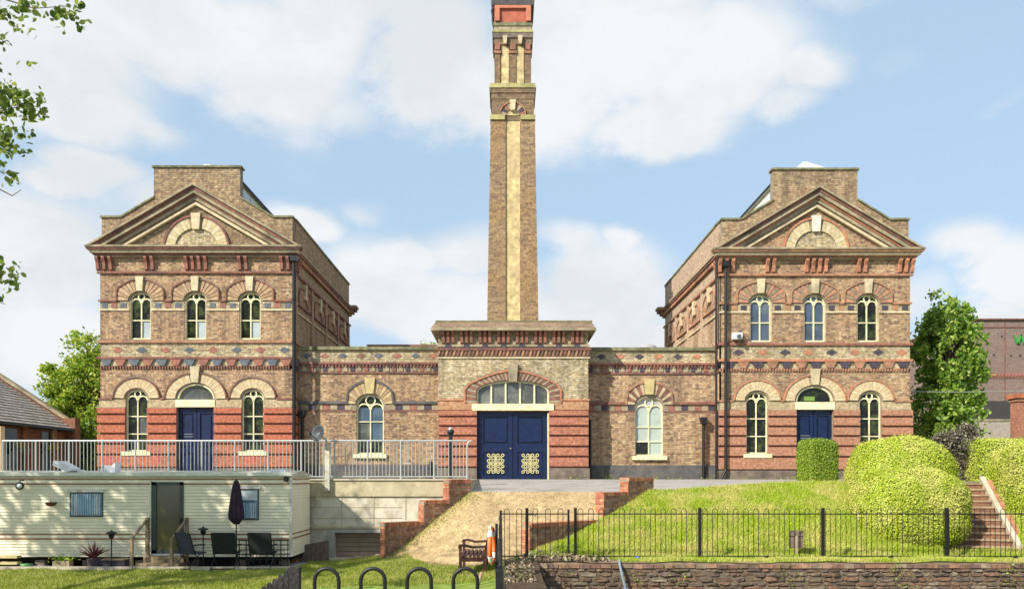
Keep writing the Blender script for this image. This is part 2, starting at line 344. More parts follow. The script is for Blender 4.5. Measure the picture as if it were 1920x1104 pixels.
# ---------------------------------------------------------------- wall tools
def ell(a, b): return lambda t: (a * math.cos(t), b * math.sin(t))
def ray(poly):
    """outer outline as a function of the angle (poly in polar order round the origin)"""
    def f(t):
        c, s = math.cos(t), math.sin(t); best = None
        for (x0, y0), (x1, y1) in zip(poly[:-1], poly[1:]):
            dx, dy = x1 - x0, y1 - y0; den = c * dy - s * dx
            if abs(den) < 1e-9: continue
            r = (x0 * dy - y0 * dx) / den; k = (x0 * s - y0 * c) / den
            if r > 0 and -1e-6 <= k <= 1 + 1e-6: best = r if best is None else max(best, r)
        return (best * c, best * s) if best else (0, 0)
    return f
def hood(fr, root, cu, cz, inner, outer, n, mats, rim=None, key=None, keymat=None, d=.05, a0=0.0, a1=math.pi, rimw=.045, name='window_arch', vn='voussoir', gapf=.06):
    """arch over an opening: ring of voussoirs, hood mould, keystone"""
    base = MB(); K = 24
    A = [a0 + (a1 - a0) * i / K for i in range(K + 1)]
    base.strip(fr, [(cu + inner(t)[0], cz + inner(t)[1]) for t in A], [(cu + outer(t)[0], cz + outer(t)[1]) for t in A], -.02, d - .015)
    o = base.build(name, M_mort, root)
    kt = key[0] if key else 0
    for i in range(n):
        t0 = a0 + (a1 - a0) * (i + gapf) / n; t1 = a0 + (a1 - a0) * (i + 1 - gapf) / n
        p = [inner(t0), inner(t1), outer(t1), outer((t0 + t1) / 2), outer(t0)]
        if key and abs((p[0][0] + p[1][0] + p[2][0] + p[4][0]) / 4) < kt * .5: continue
        MB().prism(fr, [(cu + x, cz + z) for x, z in p], -.01, d).build(vn, mats[i % len(mats)], o)
    if rim:
        m = MB(); ro = []
        for t in A:
            x, z = outer(t); q = 1 + rimw / max(.1, math.hypot(x, z)); ro.append((cu + x * q, cz + z * q))
        m.strip(fr, [(cu + outer(t)[0], cz + outer(t)[1]) for t in A], ro, -.01, d + .035).build('hood_mould', rim, o)
    if key:
        kw, z0, z1 = key
        MB().prism(fr, [(cu - kw*.36, z0), (cu + kw*.36, z0), (cu + kw*.5, z1), (cu - kw*.5, z1)], -.01, d + .075).build('keystone', keymat or M_stone, o)
    return o

class Op:
    """opening: centre, half width, bottom, springing, rise"""
    def __init__(s, cu, hw, zb, zs, rise): s.cu, s.hw, s.zb, s.zs, s.rise = cu, hw, zb, zs, rise
    def top(s, u):
        k = min(1, abs(u - s.cu) / s.hw); return s.zs + s.rise * math.sqrt(max(0, 1 - k * k))
    def cut(s, z0, z1):
        if z1 <= s.zb or z0 >= s.zs + s.rise: return None
        if z0 <= s.zs or s.rise <= 0: h = s.hw
        else: h = s.hw * math.sqrt(max(0, 1 - ((z0 - s.zs) / s.rise) ** 2))
        return (s.cu - h, s.cu + h) if h > .01 else None
class Ho:
    """keep-out of a hood outline"""
    def __init__(s, cu, cz, outer): 
        s.cu = cu; s.P = [outer(math.pi * i / 48) for i in range(49)]; s.cz = cz
    def cut(s, z0, z1):
        xs = [abs(x) for x, z in s.P if z0 - .04 <= s.cz + z <= z1 + .04]
        if z1 <= s.cz or not xs: return None
        h = max(xs); return (s.cu - h, s.cu + h)

def wall_slab(fr, u0, u1, z0, z1, ops, m, root, depth=.24, name='wall'):
    mb = MB(); br = {u0, u1}
    for o in ops:
        for i in range(13): br.add(o.cu - o.hw * math.cos(math.pi * i / 12))
    br = sorted(b for b in br if u0 <= b <= u1)
    for a, b in zip(br[:-1], br[1:]):
        if b - a < 1e-5: continue
        mid = (a + b) / 2; hs = sorted([o for o in ops if abs(mid - o.cu) < o.hw], key=lambda o: o.zb)
        la = lb = z0
        for o in hs:
            if o.zb > la: mb.f.append(tuple(range(len(mb.v), len(mb.v) + 4))); mb.v += [fr.p(a, la, 0), fr.p(b, lb, 0), fr.p(b, o.zb, 0), fr.p(a, o.zb, 0)]
            la, lb = o.top(a), o.top(b)
        mb.f.append(tuple(range(len(mb.v), len(mb.v) + 4))); mb.v += [fr.p(a, la, 0), fr.p(b, lb, 0), fr.p(b, z1, 0), fr.p(a, z1, 0)]
    for o in ops:   # reveals
        pts = [(o.cu - o.hw, o.zb)] + [(o.cu - o.hw * math.cos(math.pi * i / 16), o.zs + o.rise * math.sin(math.pi * i / 16)) for i in range(17)] + [(o.cu + o.hw, o.zb)]
        for i in range(len(pts)):
            p, q = pts[i], pts[(i + 1) % len(pts)]
            mb.f.append(tuple(range(len(mb.v), len(mb.v) + 4))); mb.v += [fr.p(*p, 0), fr.p(*q, 0), fr.p(*q, -depth), fr.p(*p, -depth)]
    for u in (u0, u1):
        mb.f.append(tuple(range(len(mb.v), len(mb.v) + 4))); mb.v += [fr.p(u, z0, 0), fr.p(u, z1, 0), fr.p(u, z1, -depth), fr.p(u, z0, -depth)]
    mb.f.append(tuple(range(len(mb.v), len(mb.v) + 4))); mb.v += [fr.p(u0, z1, 0), fr.p(u1, z1, 0), fr.p(u1, z1, -depth), fr.p(u0, z1, -depth)]
    return mb.build(name, m, root)

def bricks(fr, regions, cuts, m, root, proud=.008, name='brick_courses', bh=.068, skew=None):
    """regions: (u0,u1,z0,z1) or with a function giving (u0,u1) at z; Flemish bond, every brick its own island"""
    V = []; Fc = []
    for R in regions:
        u0, u1, z0, z1 = R
        nc = max(1, round((z1 - z0) / bh)); h = (z1 - z0) / nc
        for k in range(nc):
            a, b = z0 + k * h + .005, z0 + (k + 1) * h - .005
            if callable(u0): 
                q = u0(a); q2 = u0(b)
                if q is None or q2 is None: continue
                iv = [(max(q[0], q2[0]), min(q[1], q2[1]))]
            else: iv = [(u0, u1)]
            for c in cuts:
                g = c.cut(a, b)
                if not g: continue
                nv = []
                for s, e in iv:
                    if g[1] <= s or g[0] >= e: nv.append((s, e)); continue
                    if g[0] - s > .02: nv.append((s, g[0]))
                    if e - g[1] > .02: nv.append((g[1], e))
                iv = nv
            for s, e in iv:
                u = math.floor(s / .282) * .282 - (.141 if k % 2 else 0); j = 0
                while u < e:
                    w = .188 if j % 2 == 0 else .094
                    ua, ub = max(u + .005, s), min(u + w - .005, e)
                    if ub - ua > .025:
                        pr = proud + random.uniform(-.003, .003); n = len(V)
                        V += [fr.p(ua,a,pr), fr.p(ub,a,pr), fr.p(ub,b,pr), fr.p(ua,b,pr), fr.p(ua,a,-.004), fr.p(ub,a,-.004), fr.p(ub,b,-.004), fr.p(ua,b,-.004)]
                        Fc += [(n,n+1,n+2,n+3),(n,n+4,n+5,n+1),(n+1,n+5,n+6,n+2),(n+2,n+6,n+7,n+3),(n+3,n+7,n+4,n)]
                    u += w; j += 1
    me = bpy.data.meshes.new(name); me.from_pydata(V, [], Fc); me.materials.append(m)
    o = bpy.data.objects.new(name, me); COL.objects.link(o); adopt(o, root); o['kind'] = 'stuff'
    return o

def band(fr, u0, u1, z0, z1, d, m, root, name='string_course', ops=(), d0=0):
    iv = [(u0, u1)]
    for o in ops:
        g = o.cut(z0, z1)
        if not g: continue
        nv = []
        for s, e in iv:
            if g[1] <= s or g[0] >= e: nv.append((s, e)); continue
            if g[0] - s > .02: nv.append((s, g[0]))
            if e - g[1] > .02: nv.append((g[1], e))
        iv = nv
    for s, e in iv: MB().box(fr, s, e, z0, z1, d0, d).build(name, m, root)

def window(fr, root, op, rows, panes, dd=-.15, sill=True, sub=None, circle=True):
    """arched sash: frame with mullion, transoms, twin heads and a roundel"""
    cu, hw, zb, zs, rise = op.cu, op.hw, op.zb, op.zs, op.rise
    m = MB(); w = .045; d0, d1 = dd, dd + .07
    A = [math.pi * i / 20 for i in range(21)]
    m.strip(fr, [(cu + hw*math.cos(t), zs + rise*math.sin(t)) for t in A], [(cu + (hw-w)*math.cos(t), zs + (rise-w)*math.sin(t)) for t in A], d0, d1)
    m.box(fr, cu-hw, cu-hw+w, zb, zs, d0, d1).box(fr, cu+hw-w, cu+hw, zb, zs, d0, d1).box(fr, cu-hw+w, cu+hw-w, zb, zb+.06, d0, d1)
    sr = (hw - w) / 2; cr_ = rise * .36; zc = zs + rise - w - cr_ * .95
    zh = zc - cr_ - sr * .75            # springing of the twin heads
    m.box(fr, cu-.021, cu+.021, zb+.06, zh + sr*.55, d0, d1 + .004)
    if circle:
        m.strip(fr, [(cu + (cr_+.02)*math.cos(2*t), zc + (cr_+.02)*math.sin(2*t)) for t in A], [(cu + (cr_-.025)*math.cos(2*t), zc + (cr_-.025)*math.sin(2*t)) for t in A], d0, d1 + .008)
    for s in (-1, 1):
        m.strip(fr, [(cu + s*(sr + .012) + (sr+.02)*math.cos(t), zh + (sr+.02)*math.sin(t)*.95) for t in A], [(cu + s*(sr+.012) + (sr-.03)*math.cos(t), zh + (sr-.03)*math.sin(t)*.95) for t in A], d0 + .004, d1 + .012)
    for r in rows: m.box(fr, cu-hw+w, cu-.027, r-.019, r+.019, d0 + .002, d1 - .002).box(fr, cu+.027, cu+hw-w, r-.019, r+.019, d0 + .002, d1 - .002)
    o = m.build('window', M_cream, root)
    lv = [zb] + list(rows) + [zs]
    for i in range(len(lv) - 1):
        for k, s in enumerate((-1, 1)):
            pm = panes[(i * 2 + k) % len(panes)] if i * 2 + k < len(panes) else panes[-1]
            u0, u1 = (cu - hw + .02, cu) if s < 0 else (cu, cu + hw - .02)
            MB().box(fr, u0, u1, lv[i], lv[i+1], dd + .012, dd + .022).build('pane', pm, o)
    MB().prism(fr, [(cu + (hw-.02)*math.cos(t), zs + (rise-.02)*math.sin(t)) for t in A], dd + .012, dd + .022).build('pane', panes[-1], o)
    if sill: MB().box(fr, cu-hw-.11, cu+hw+.13, zb-.15, zb, -.05, .12).build('sill', M_cream, o)
    return o

def diamond(fr, root, u, z, hw, hh, m):
    n = 3; pts = []
    st = [(hw, hh*.22), (hw*.62, hh*.6), (hw*.28, hh)]
    right = [(hw, -hh*.22), (hw, hh*.22), (hw*.66, hh*.22), (hw*.66, hh*.62), (hw*.3, hh*.62), (hw*.3, hh)]
    pts = [(u + a, z + b) for a, b in right] + [(u - a, z + b) for a, b in right[::-1]] + [(u - a, z - b) for a, b in right[2:]] + [(u + a, z - b) for a, b in right[:1:-1]]
    MB().prism(fr, pts, -.01, .022).build('diamond_brick', m, root)

# ================================================================ THE SETTING
def smooth(a, b, x):
    t = np.clip((x - a) / (b - a), 0, 1); return t * t * (3 - 2 * t)
def low(x, D):  # lower garden level
    return -2.22 + .17 * smooth(-5, -2.5, x) + .22 * smooth(-1.2, .8, x)
def terr(x, D):  # terrace level in front of the building
    fr = -.33 + .27 * smooth(3.0, 9.0, x); k = np.clip((D - 22.8) / 6.5, 0, 1)
    return fr * (1 - k) - .01 * k
LW0 = (-1.02, 22.85); LW1 = (-3.20, 21.2)     # left stepped wall: top end, low end
RW0 = (4.22, 23.0); RW1 = (.57, 19.9)         # right stepped wall
def gz(x, D):
    x = np.asarray(x, float); D = np.asarray(D, float)
    lo = low(x, D); top = -.33 + .27 * smooth(3.0, 9.0, x)
    ramp = top - .58 * (22.8 - D) - .37 * np.maximum(0, -1.0 - x)
    d0 = 19.5; k = np.clip((22.8 - D) / (22.8 - d0), 0, 1)
    cross = (x - RW1[0]) * (RW0[1] - RW1[1]) - (D - RW1[1]) * (RW0[0] - RW1[0])   # >0 right of the right wall
    bank = top + (lo - top) * (k ** 1.1) + .10 * np.sin(np.pi * k) - .38 * np.exp(-np.clip(cross, 0, None) / 5.0) * np.sin(np.pi * k)
    sx = (x - 12.73) - (D - 20.0) * .257          # corridor of the garden steps
    cor = smooth(-1.95, -1.8, sx) * (1 - smooth(.15, .3, sx)); stz = -1.8 + 1.72 * np.clip((D - 20.0) / 2.8, 0, 1) - .3
    bank = np.where(D > 19.7, bank * (1 - cor) + np.minimum(bank, stz) * cor, bank)
    z = np.where(cross > 0, bank, np.maximum(ramp, lo))
    cl = (x - LW1[0]) * (LW0[1] - LW1[1]) - (D - LW1[1]) * (LW0[0] - LW1[0])
    z = np.where((cl < -.25) | (x < -3.4), lo, z)
    return z + .02 * np.sin(x * 2.1 + D) * (D < 22) + .012 * np.sin(x * 5.3) * np.cos(D * 4.1) * (D < 22)

M_lawn = mat('lawn_grass_ground', (.18,.25,.035), 1, .3, 3, .5, dirt=(.26,.25,.07), dscale=.8)
M_bankg = mat('bank_grass_ground', (.28,.36,.04), 1, .25, 3, .5, dirt=(.45,.38,.14), dscale=1.1)
M_dry = mat('dry_earth_ramp', (.44,.32,.17), 1, .22, 5, .5, dirt=(.28,.20,.10), dscale=1.3)
def sheet(name, mask, m, x0=-17, x1=19, y0=5, y1=22.8, st=.15):
    xs = np.arange(x0, x1 + st/2, st); ys = np.arange(y0, y1 + st/2, st); ys[-1] = y1
    GX, GY = np.meshgrid(xs, ys); GZ = gz(GX, GY); ny, nx = GX.shape
    cx = (GX[:-1,:-1] + GX[1:,1:]) / 2; cy = (GY[:-1,:-1] + GY[1:,1:]) / 2; mk = mask(cx, cy)
    idx = -np.ones(nx * ny, int); f = []
    for j, i in zip(*np.nonzero(mk)): f.append((j*nx+i, j*nx+i+1, (j+1)*nx+i+1, (j+1)*nx+i))
    used = sorted({v for q in f for v in q}); idx[used] = np.arange(len(used))
    V = [(GX.flat[u], GY.flat[u], GZ.flat[u]) for u in used]; me = bpy.data.meshes.new(name)
    me.from_pydata(V, [], [tuple(int(idx[v]) for v in q) for q in f]); me.materials.append(m)
    me.polygons.foreach_set('use_smooth', [True] * len(me.polygons))
    o = bpy.data.objects.new(name, me); COL.objects.link(o); o['kind'] = 'structure'; return o
def side_r(x, y): return (x - RW1[0]) * (RW0[1] - RW1[1]) - (y - RW1[1]) * (RW0[0] - RW1[0])
def is_sunk(x, y): return (x > .75 + .10 * (y - 15) * 0) & (y < 18.25)
def is_bed(x, y): return (x > -.05) & (x <= .75) & (y < 18.9)
def is_bank(x, y): return (side_r(x, y) > 0) & (y >= 18.25) & (x > .75) & ~((x < 2.6) & (y < 19.0))
def is_ramp(x, y):
    edge = 19.6 + .5 * np.sin(x * 1.7) + .25 * np.sin(x * 4.3) + .9 * smooth(-1.6, -3, x)
    return (side_r(x, y) <= 0) & (x > -3.4) & (y > edge) | ((x > -.05) & (x <= .75) & (y >= 18.9) & (side_r(x, y) <= 0)) & (x > -3.4)
def is_lit(x, y): return (x > .75) & (x < 2.6) & (y >= 18.25) & (y < 19.0)
def is_patio(x, y): return (x < -3.4 - 0*x) & (y > 19.9) & (x < -5.35) | ((x <= -3.3) & (y > 22.1))
sheet('lawn', lambda x, y: ~is_sunk(x, y) & ~is_bed(x, y) & ~is_bank(x, y) & ~is_ramp(x, y) & ~is_patio(x, y) & ~is_lit(x, y), M_lawn)
sheet('grass_bank', lambda x, y: is_bank(x, y), M_bankg)
sheet('dirt_ramp', lambda x, y: is_ramp(x, y), M_dry)
sheet('soil_bed', lambda x, y: is_bed(x, y) | is_lit(x, y), M_soil)
sheet('patio', is_patio, M_tarmac)
# terrace: pale tarmac path in front of the building and the ground round it
def grid_sheet(name, x0, x1, y0, y1, fz, m, nx=40, ny=10):
    V = []; Fc = []
    for j in range(ny + 1):
        for i in range(nx + 1):
            x = x0 + (x1 - x0) * i / nx; y = y0 + (y1 - y0) * j / ny; V.append((x, y, float(fz(x, y))))
    for j in range(ny):
        for i in range(nx): a = j*(nx+1)+i; Fc.append((a, a+1, a+nx+2, a+nx+1))
    me = bpy.data.meshes.new(name); me.from_pydata(V, [], Fc); me.materials.append(m)
    o = bpy.data.objects.new(name, me); COL.objects.link(o); o['kind'] = 'structure'; return o
grid_sheet('path', -1.02, 19, 22.8, 29.4, terr, M_tarmac)
MB().bx(-17, -1.05, 23.2, 29.4, -.6, -.01).build('terrace_edge', M_concrete, kind='structure')
grid_sheet('terrace', -17, -1.02, 22.86, 29.4, lambda x, y: 0.0, M_tarmac, 20, 4)
grid_sheet('ground', -400, 400, 29.4, 900, lambda x, y: -.01, mat('far_ground', (.12,.14,.05), 1, .2, .2), 8, 8)
MB().bx(-60, 60, -30, 18.24, -3.4, -3.2).build('pond_floor', M_soil, kind='structure')
MB().bx(-60, -17, 5, 29.39, -.3, -.02).build('side_ground', M_tarmac, kind='structure')
MB().bx(19, 60, 18.3, 29.39, -.3, -.02).build('upper_lawn', M_bankg, kind='structure')
# kerbs along the lawn
kb = mat('pale_kerb', (.48,.42,.32), .9, .15, 6, .2)
for i in range(9):
    MB().bx(-14 + i*.96, -14 + i*.96 + .95, 19.82, 19.95, -2.4, -2.125).build('kerb', kb)['kind'] = 'structure'
for i in range(4):
    MB().bx(-5.3 + i*.56, -5.3 + i*.56 + .55, 22.02, 22.1, -2.4, float(low(-5.3 + i*.56, 22)) + .09).build('kerb', kb)['kind'] = 'structure'

# ---------------------------------------------------------------- grass
def blades(name, mask, n, box, m, h=(.03, .08), w=.010, hf=None):
    pts = []
    x = RNG.uniform(box[0], box[1], n); y = RNG.uniform(box[2], box[3], n)
    k = mask(x, y); x, y = x[k], y[k]; z = gz(x, y)
    a = RNG.uniform(0, 2*np.pi, len(x)); hh = RNG.uniform(h[0], h[1], len(x)) * (hf(x, y) if hf else 1)
    dx = np.cos(a) * w; dy = np.sin(a) * w; lx = RNG.normal(0, .45, len(x)) * hh; ly = RNG.normal(0, .45, len(x)) * hh
    P = np.stack([np.stack([x-dx, y-dy, z-.01], 1), np.stack([x+dx, y+dy, z-.01], 1), np.stack([x+lx, y+ly, z+hh], 1)], 1)
    return quadsoup(name, P, 1, m, kind='stuff', nv=3)
G_lawn = leaf_mat('lawn_blades', [(.20,.27,.025),(.29,.35,.035),(.37,.40,.06),(.23,.30,.03)], .3, patch=(.42,.42,.11), pscale=1.1)
G_bank = leaf_mat('bank_blades', [(.27,.42,.02),(.41,.52,.035),(.50,.56,.06),(.33,.46,.025)], .3, patch=(.68,.60,.22), pscale=1.0)
G_dry = leaf_mat('dry_blades', [(.47,.35,.18),(.38,.28,.13),(.54,.42,.23),(.26,.28,.07)], .2)
tag(blades('grass', lambda x, y: ~is_ramp(x, y) & (~is_patio(x, y)), 150000, (-14, -.1, 16.0, 22.05), G_lawn), 'short mown lawn grass below the caravan and ramp', 'grass', kind='stuff')
tag(blades('grass', is_bank, 190000, (.7, 14.5, 18.28, 22.8), G_bank, (.04, .11), .011), 'sunlit yellow green grass covering the bank behind the black fence', 'grass', kind='stuff')
tag(blades('dry_grass', is_ramp, 15000, (-3.4, 4.2, 18.9, 22.8), G_dry, (.01, .045), .012), 'dry straw coloured grass thinly covering the ramp', 'grass', kind='stuff')
tag(blades('grass', lambda x, y: is_ramp(x, y) & (((x - LW1[0]) * (LW0[1] - LW1[1]) - (y - LW1[1]) * (LW0[0] - LW1[0])) < 1.5 * RNG.uniform(0, 1, x.shape) ** 1.6), 30000, (-3.4, 0, 19, 22.8), G_lawn, (.02, .06), .011), 'green grass growing on the ramp along the foot of the left stepped wall', 'grass', kind='stuff')
# ================================================================ PAVILIONS
def pavilion(cpx, half, zoff, inner, label, red, key2):
    D = 30.0; k = half / 3.62; c = X(cpx, D)
    u = lambda px: c + (px - 369) / 50 * k
    z = lambda py: EYE + (VY - py) / 50 + zoff
    fr = front(D); L, R = u(188), u(550); BD = 10.6
    root = thing('pavilion', (c, D, 0), label, 'building')
    base = -.12
    # openings
    lows = [Op(u(256.5), .41, z(846), z(746), .32), Op(u(474), .41, z(846), z(746), .32)]
    door = Op(u(367), .70, base, z(747), .56)
    ups = [Op(u(p), .41, z(636), z(564), .33) for p in (263.5, 367, 469)]
    ops = lows + [door] + ups
    wall_slab(fr, L, R, base, z(466), ops, M_mort, root)
    # body behind, side walls
    fo = F(L, D, 0, 1, -1, 0); fi = F(R, D, 0, 1, 1, 0)
    if inner < 0: fo, fi = fi, fo
    MB().bx(L + .01, R - .01, D + .24, D + BD - .01, base, z(430)).build('core', M_wall, root)
    # hoods
    lo_out = ell(.84, .74); lo_in = ell(.47, .38)
    arch_m = [mat('pale_arch_brick', (.58,.47,.29), .85, .15, 8, .2, dirt=(.46,.34,.2)), mat('buff_arch_brick', (.54,.42,.25), .85, .2, 9, .2)]
    rimm = M_dkred if red else M_orange
    cutsL = []
    for o in lows:
        hood(fr, root, o.cu, o.zs, lo_in, lo_out, 15, arch_m, rim=rimm, d=.05, gapf=.03); cutsL.append(Ho(o.cu, o.zs, ell(.89, .79)))
    hood(fr, root, door.cu, door.zs, ell(.76, .60), ell(1.13, .94), 21, arch_m, rim=rimm, key=(.36, z(717), z(687)), d=.05, gapf=.03); cutsL.append(Ho(door.cu, door.zs, ell(1.18, .99)))
    pol = [(.86, -.01), (.86, .44), (.60, .62), (.25, .76), (-.25, .76), (-.60, .62), (-.86, .44), (-.86, -.01)]
    upo = ray([(a * 1.0, b) for a, b in pol])
    cutsU = []
    um = [mat('arch_buff', (.46,.31,.18), .85, .25, 9), mat('arch_tan', (.39,.25,.15), .85, .25, 9)] if red else [mat('arch_pink', (.44,.22,.14), .85, .25, 9), mat('arch_dun', (.30,.21,.13), .85, .25, 9)]
    for o in ups:
        hood(fr, root, o.cu, o.zs, ell(.46, .37), upo, 15, um, rim=M_dkred if red else M_orbrown, key=(.30, z(546), z(519)), d=.045, gapf=.14)
        cutsU.append(Ho(o.cu, o.zs, ray([(a * 1.05, b * 1.05 if b > 0 else b) for a, b in pol])))
    # ----- bands common to front and inner side
    def bands(f, a, b, ops_, is_front):
        e = 0.0
        def xt(d): return (a - d, b + d) if is_front else (a, b + d)
        band(f, *xt(.06), base, z(877), .06, M_plinth, root, 'plinth', [door] if is_front else [])
        # red rusticated bands between the openings
        ys = [763, 777, 795, 813, 832, 852, 877]
        for y0, y1 in zip(ys[1:], ys[:-1]):
            band(f, *xt(.085), z(y0) + .05, z(y1) - .03, .085, MR, root, 'rusticated_band', ops_)
        band(f, *xt(.03), z(763), z(749), .03, M_yelb, root, 'impost_band', ops_)
        band(f, *xt(.07), z(749), z(745.5), .07, M_orbrown if not red else M_dkred, root, 'string_course', ops_ + (cutsL if is_front else []))
        band(f, *xt(.05), z(765), z(762), .05, M_stoned, root, 'string_course', ops_)
        # dentils and coloured corbels
        n = int((b - a) / .105); dn = MB()
        for i in range(n): dn.box(f, a + i * .105 + .02, a + i * .105 + .075, z(691.5), z(686), 0, .06)
        dn.build('dentil_course', M_dkred if red else M_orbrown, root, kind='stuff')
        n = int(round((b - a) / .535)); w = (b - a) / n
        for i in range(n * 1):
            uc = a + (i + .5) * w; mm = (M_blue if i % 2 == 0 else M_terra) if red else (M_blued if i % 2 == 0 else M_orbrown)
            MB().prism(f, [(uc - .10, z(685.5)), (uc + .10, z(685.5)), (uc + .22, z(673.5)), (uc - .22, z(673.5))], 0, .075).build('corbel', mm, root)
        band(f, *xt(.09), z(673.5), z(669), .09, M_dkred if red else M_orange, root)
        # frieze with diamonds
        n = int(round((b - a) / .9)); w = (b - a) / n
        for i in range(n + 0):
            diamond(f, root, a + (i + .75) * w * .985, z(656), .2, .105, (M_blue if i % 2 else M_terra) if red else (M_blued if i % 2 == 0 else M_orange))
        band(f, *xt(.08), z(643), z(638.5), .08, M_orbrown if red else M_terra, root)
        # square chequers between two thin strings at the upper springing
        band(f, *xt(.06), z(566), z(562.5), .06, M_dkred if red else M_orbrown, root, 'string_course', ops_ + (cutsU if is_front else []))
        band(f, *xt(.05), z(582.5), z(579.5), .05, M_stone, root, 'string_course', ops_)
        if is_front:
            edges = [a] + [q for o in ups for q in (o.cu - .46, o.cu + .46)] + [b]
            for s, e2 in zip(edges[::2], edges[1::2]):
                for i in range(3):
                    uc = s + (e2 - s) * (i + .5) / 3; MB().box(f, uc - .11, uc + .11, z(577), z(568), 0, .022).build('chequer_brick', (M_blue, M_terra, M_blue)[i] if red else (M_blued, M_orbrown, M_blued)[i], root)
        # bracket frieze
        band(f, *xt(.09), z(513.5), z(509.5), .09, M_dkred if red else M_orbrown, root)
        if is_front: groups = [(197, 3), (281.5, 2), (369, 4), (456.5, 2), (541, 3)]; gp = [(u(g), n) for g, n in groups]
        else: gp = [(a + .35, 2)]
        for g, n in gp:
            for i in range(n):
                uc = g + (i - (n - 1) / 2) * .24
                MB().prism(F(f.p(uc, 0, 0)[0], f.p(uc, 0, 0)[1], f.n[0], f.n[1], f.u[0], f.u[1]), [(0, z(508)), (.10, z(506)), (.13, z(494)), (.22, z(486)), (.22, z(482.5)), (0, z(482.5))], -.055, .055).build('bracket', M_terra if red else M_redr, root)
    MR = brick_mat('red_rustic_left', (.47,.155,.085), (.41,.125,.07), (.36,.15,.09), bw=.19, bh=.068, stain_amt=.35, stain=(.22,.10,.07)) if red else brick_mat('red_rustic_right', (.44,.21,.125), (.37,.165,.10), (.38,.23,.15), bw=.19, bh=.068, stain_amt=.35, stain=(.24,.15,.10))
    M_yelb = brick_mat('impost_yellow_brick', (.50,.40,.24), (.42,.31,.18), (.40,.33,.22), stain_amt=.3)
    bands(fr, L, R, ops, True)
    bands(fi, 0, BD, [], False)
    # ----- facing bricks on the front
    bricks(fr, [(L, R, z(745.5), z(691.5))], ops + cutsL, M_brown, root)
    bricks(fr, [(L, R, z(638.5), z(582.5)), (L, R, z(562.5), z(513.5)), (L, R, z(509.5), z(482))], ops + cutsU, M_brown, root)
    bricks(fr, [(L, R, z(669), z(643)), (L, R, z(579.5), z(566)), (L, R, z(686), z(674))], ops, M_yel, root)
    band(fr, L, R, z(877), z(763), .012, M_dkred, root, 'recessed_band', ops)  # dark red backing puts the groove shade into the colour
    # inner side: brick skin with blind arched windows
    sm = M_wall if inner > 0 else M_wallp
    sb = [Op(1.55 + i * 2.5, .52, z(636), z(566), .42) for i in range(4)]
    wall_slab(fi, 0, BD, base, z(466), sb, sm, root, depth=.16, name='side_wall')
    for o in sb:
        MB().box(fi, o.cu - .6, o.cu + .6, o.zb, o.zs + .5, -.17, -.15).build('blind_window', M_slatew, root)
        hood(fi, root, o.cu, o.zs, ell(.54, .44), ray([(.95, -.01), (.95, .44), (.60, .72), (-.60, .72), (-.95, .44), (-.95, -.01)]), 13, [M_wall, M_orbrown] if red else [M_wallp, M_orbrown], rim=M_dkred if red else M_orbrown, key=(.28, z(546), z(517)), gapf=.08)
    for i in range(5): MB().box(fi, .12 + i * 2.5, .42 + i * 2.5, z(638), z(513.5), 0, .07).build('pilaster', M_wallp if inner < 0 else M_wall, root)
    # outer side wall and back
    MB().box(fo, 0, BD, base, z(466), -.05, 0).build('side_wall', M_wall, root)
    MB().bx(L, R, D + BD - .01, D + BD, base, z(407)).build('rear_wall', M_wall, root)
    # side and outer parapets
    for f in (fi, fo):
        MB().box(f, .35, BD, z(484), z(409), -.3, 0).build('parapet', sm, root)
        MB().box(f, .33, BD + .03, z(409), z(405), -.34, .04).build('coping', M_moss, root)
        for (a_, b_, d_, mm) in ((466, 470, .20, M_stoned), (470, 475, .16, M_dkred), (475, 483, .11, M_orbrown)):
            MB().box(f, .0, BD - .0, z(b_), z(a_), 0, d_).build('side_cornice', mm, root)
    fb = F(0, D + BD, 1, 0, 0, 1)
    for a_, b_, d_, mm in ((462, 468, .42, M_stoned), (468, 475, .36, M_dkred), (475, 482, .24, M_orbrown), (482, 488, .12, M_stoned)):
        MB().bx(L - d_, R + d_, D + BD - .25, D + BD + d_, z(b_), z(a_)).build('rear_cornice', mm, root)
    # stepped gable parapet behind the pediment
    gp = [(190, 483), (190, 408), (226, 408), (288, 371), (288, 314), (450, 314), (450, 371), (512, 408), (548, 408), (548, 483)]
    MB().prism(fr, [(u(a_), z(b_)) for a_, b_ in gp], -.34, -.03).build('gable_wall', M_mort, root)
    def gu(zz):
        py = VY - (zz - EYE - zoff) * 50
        if py > 408: return (u(190), u(548))
        if py > 371: q = (408 - py) / 37 * 62; return (u(226 + q), u(512 - q))
        return (u(288), u(450))
    gfr = F(0, D + .03, 1, 0, 0, -1)
    bricks(gfr, [(gu, None, z(466), z(314))], [], M_gable, root)
    for (a_, b_) in (((188, 408), (226, 408)), ((226, 408), (288, 371)), ((285, 314), (453, 314)), ((450, 371), (512, 408)), ((512, 408), (550, 408))):
        MB().prism(fr, [(u(a_[0]), z(a_[1])), (u(b_[0]), z(b_[1])), (u(b_[0]), z(b_[1] - 3.6)), (u(a_[0]), z(a_[1] - 3.6))], -.38, .03).build('coping', M_moss, root)
    for a_, b_ in ((291, 287), (452, 448)):
        pass
    # horizontal cornice of the pediment
    for a_, b_, d_, mm in ((464.5, 468, .42, M_stoned), (468, 471.5, .38, M_dkred if red else M_orbrown), (471.5, 477, .29, M_stone), (477, 480, .2, M_dkred if red else M_orbrown), (480, 483, .13, M_stoned)):
        MB().box(fr, L - d_ * .92, R + d_ * .92, z(b_), z(a_), -.0, d_).build('cornice', mm, root)
    # raking mouldings
    ax, ay, bx_, by_ = 369, 350, 199, 116
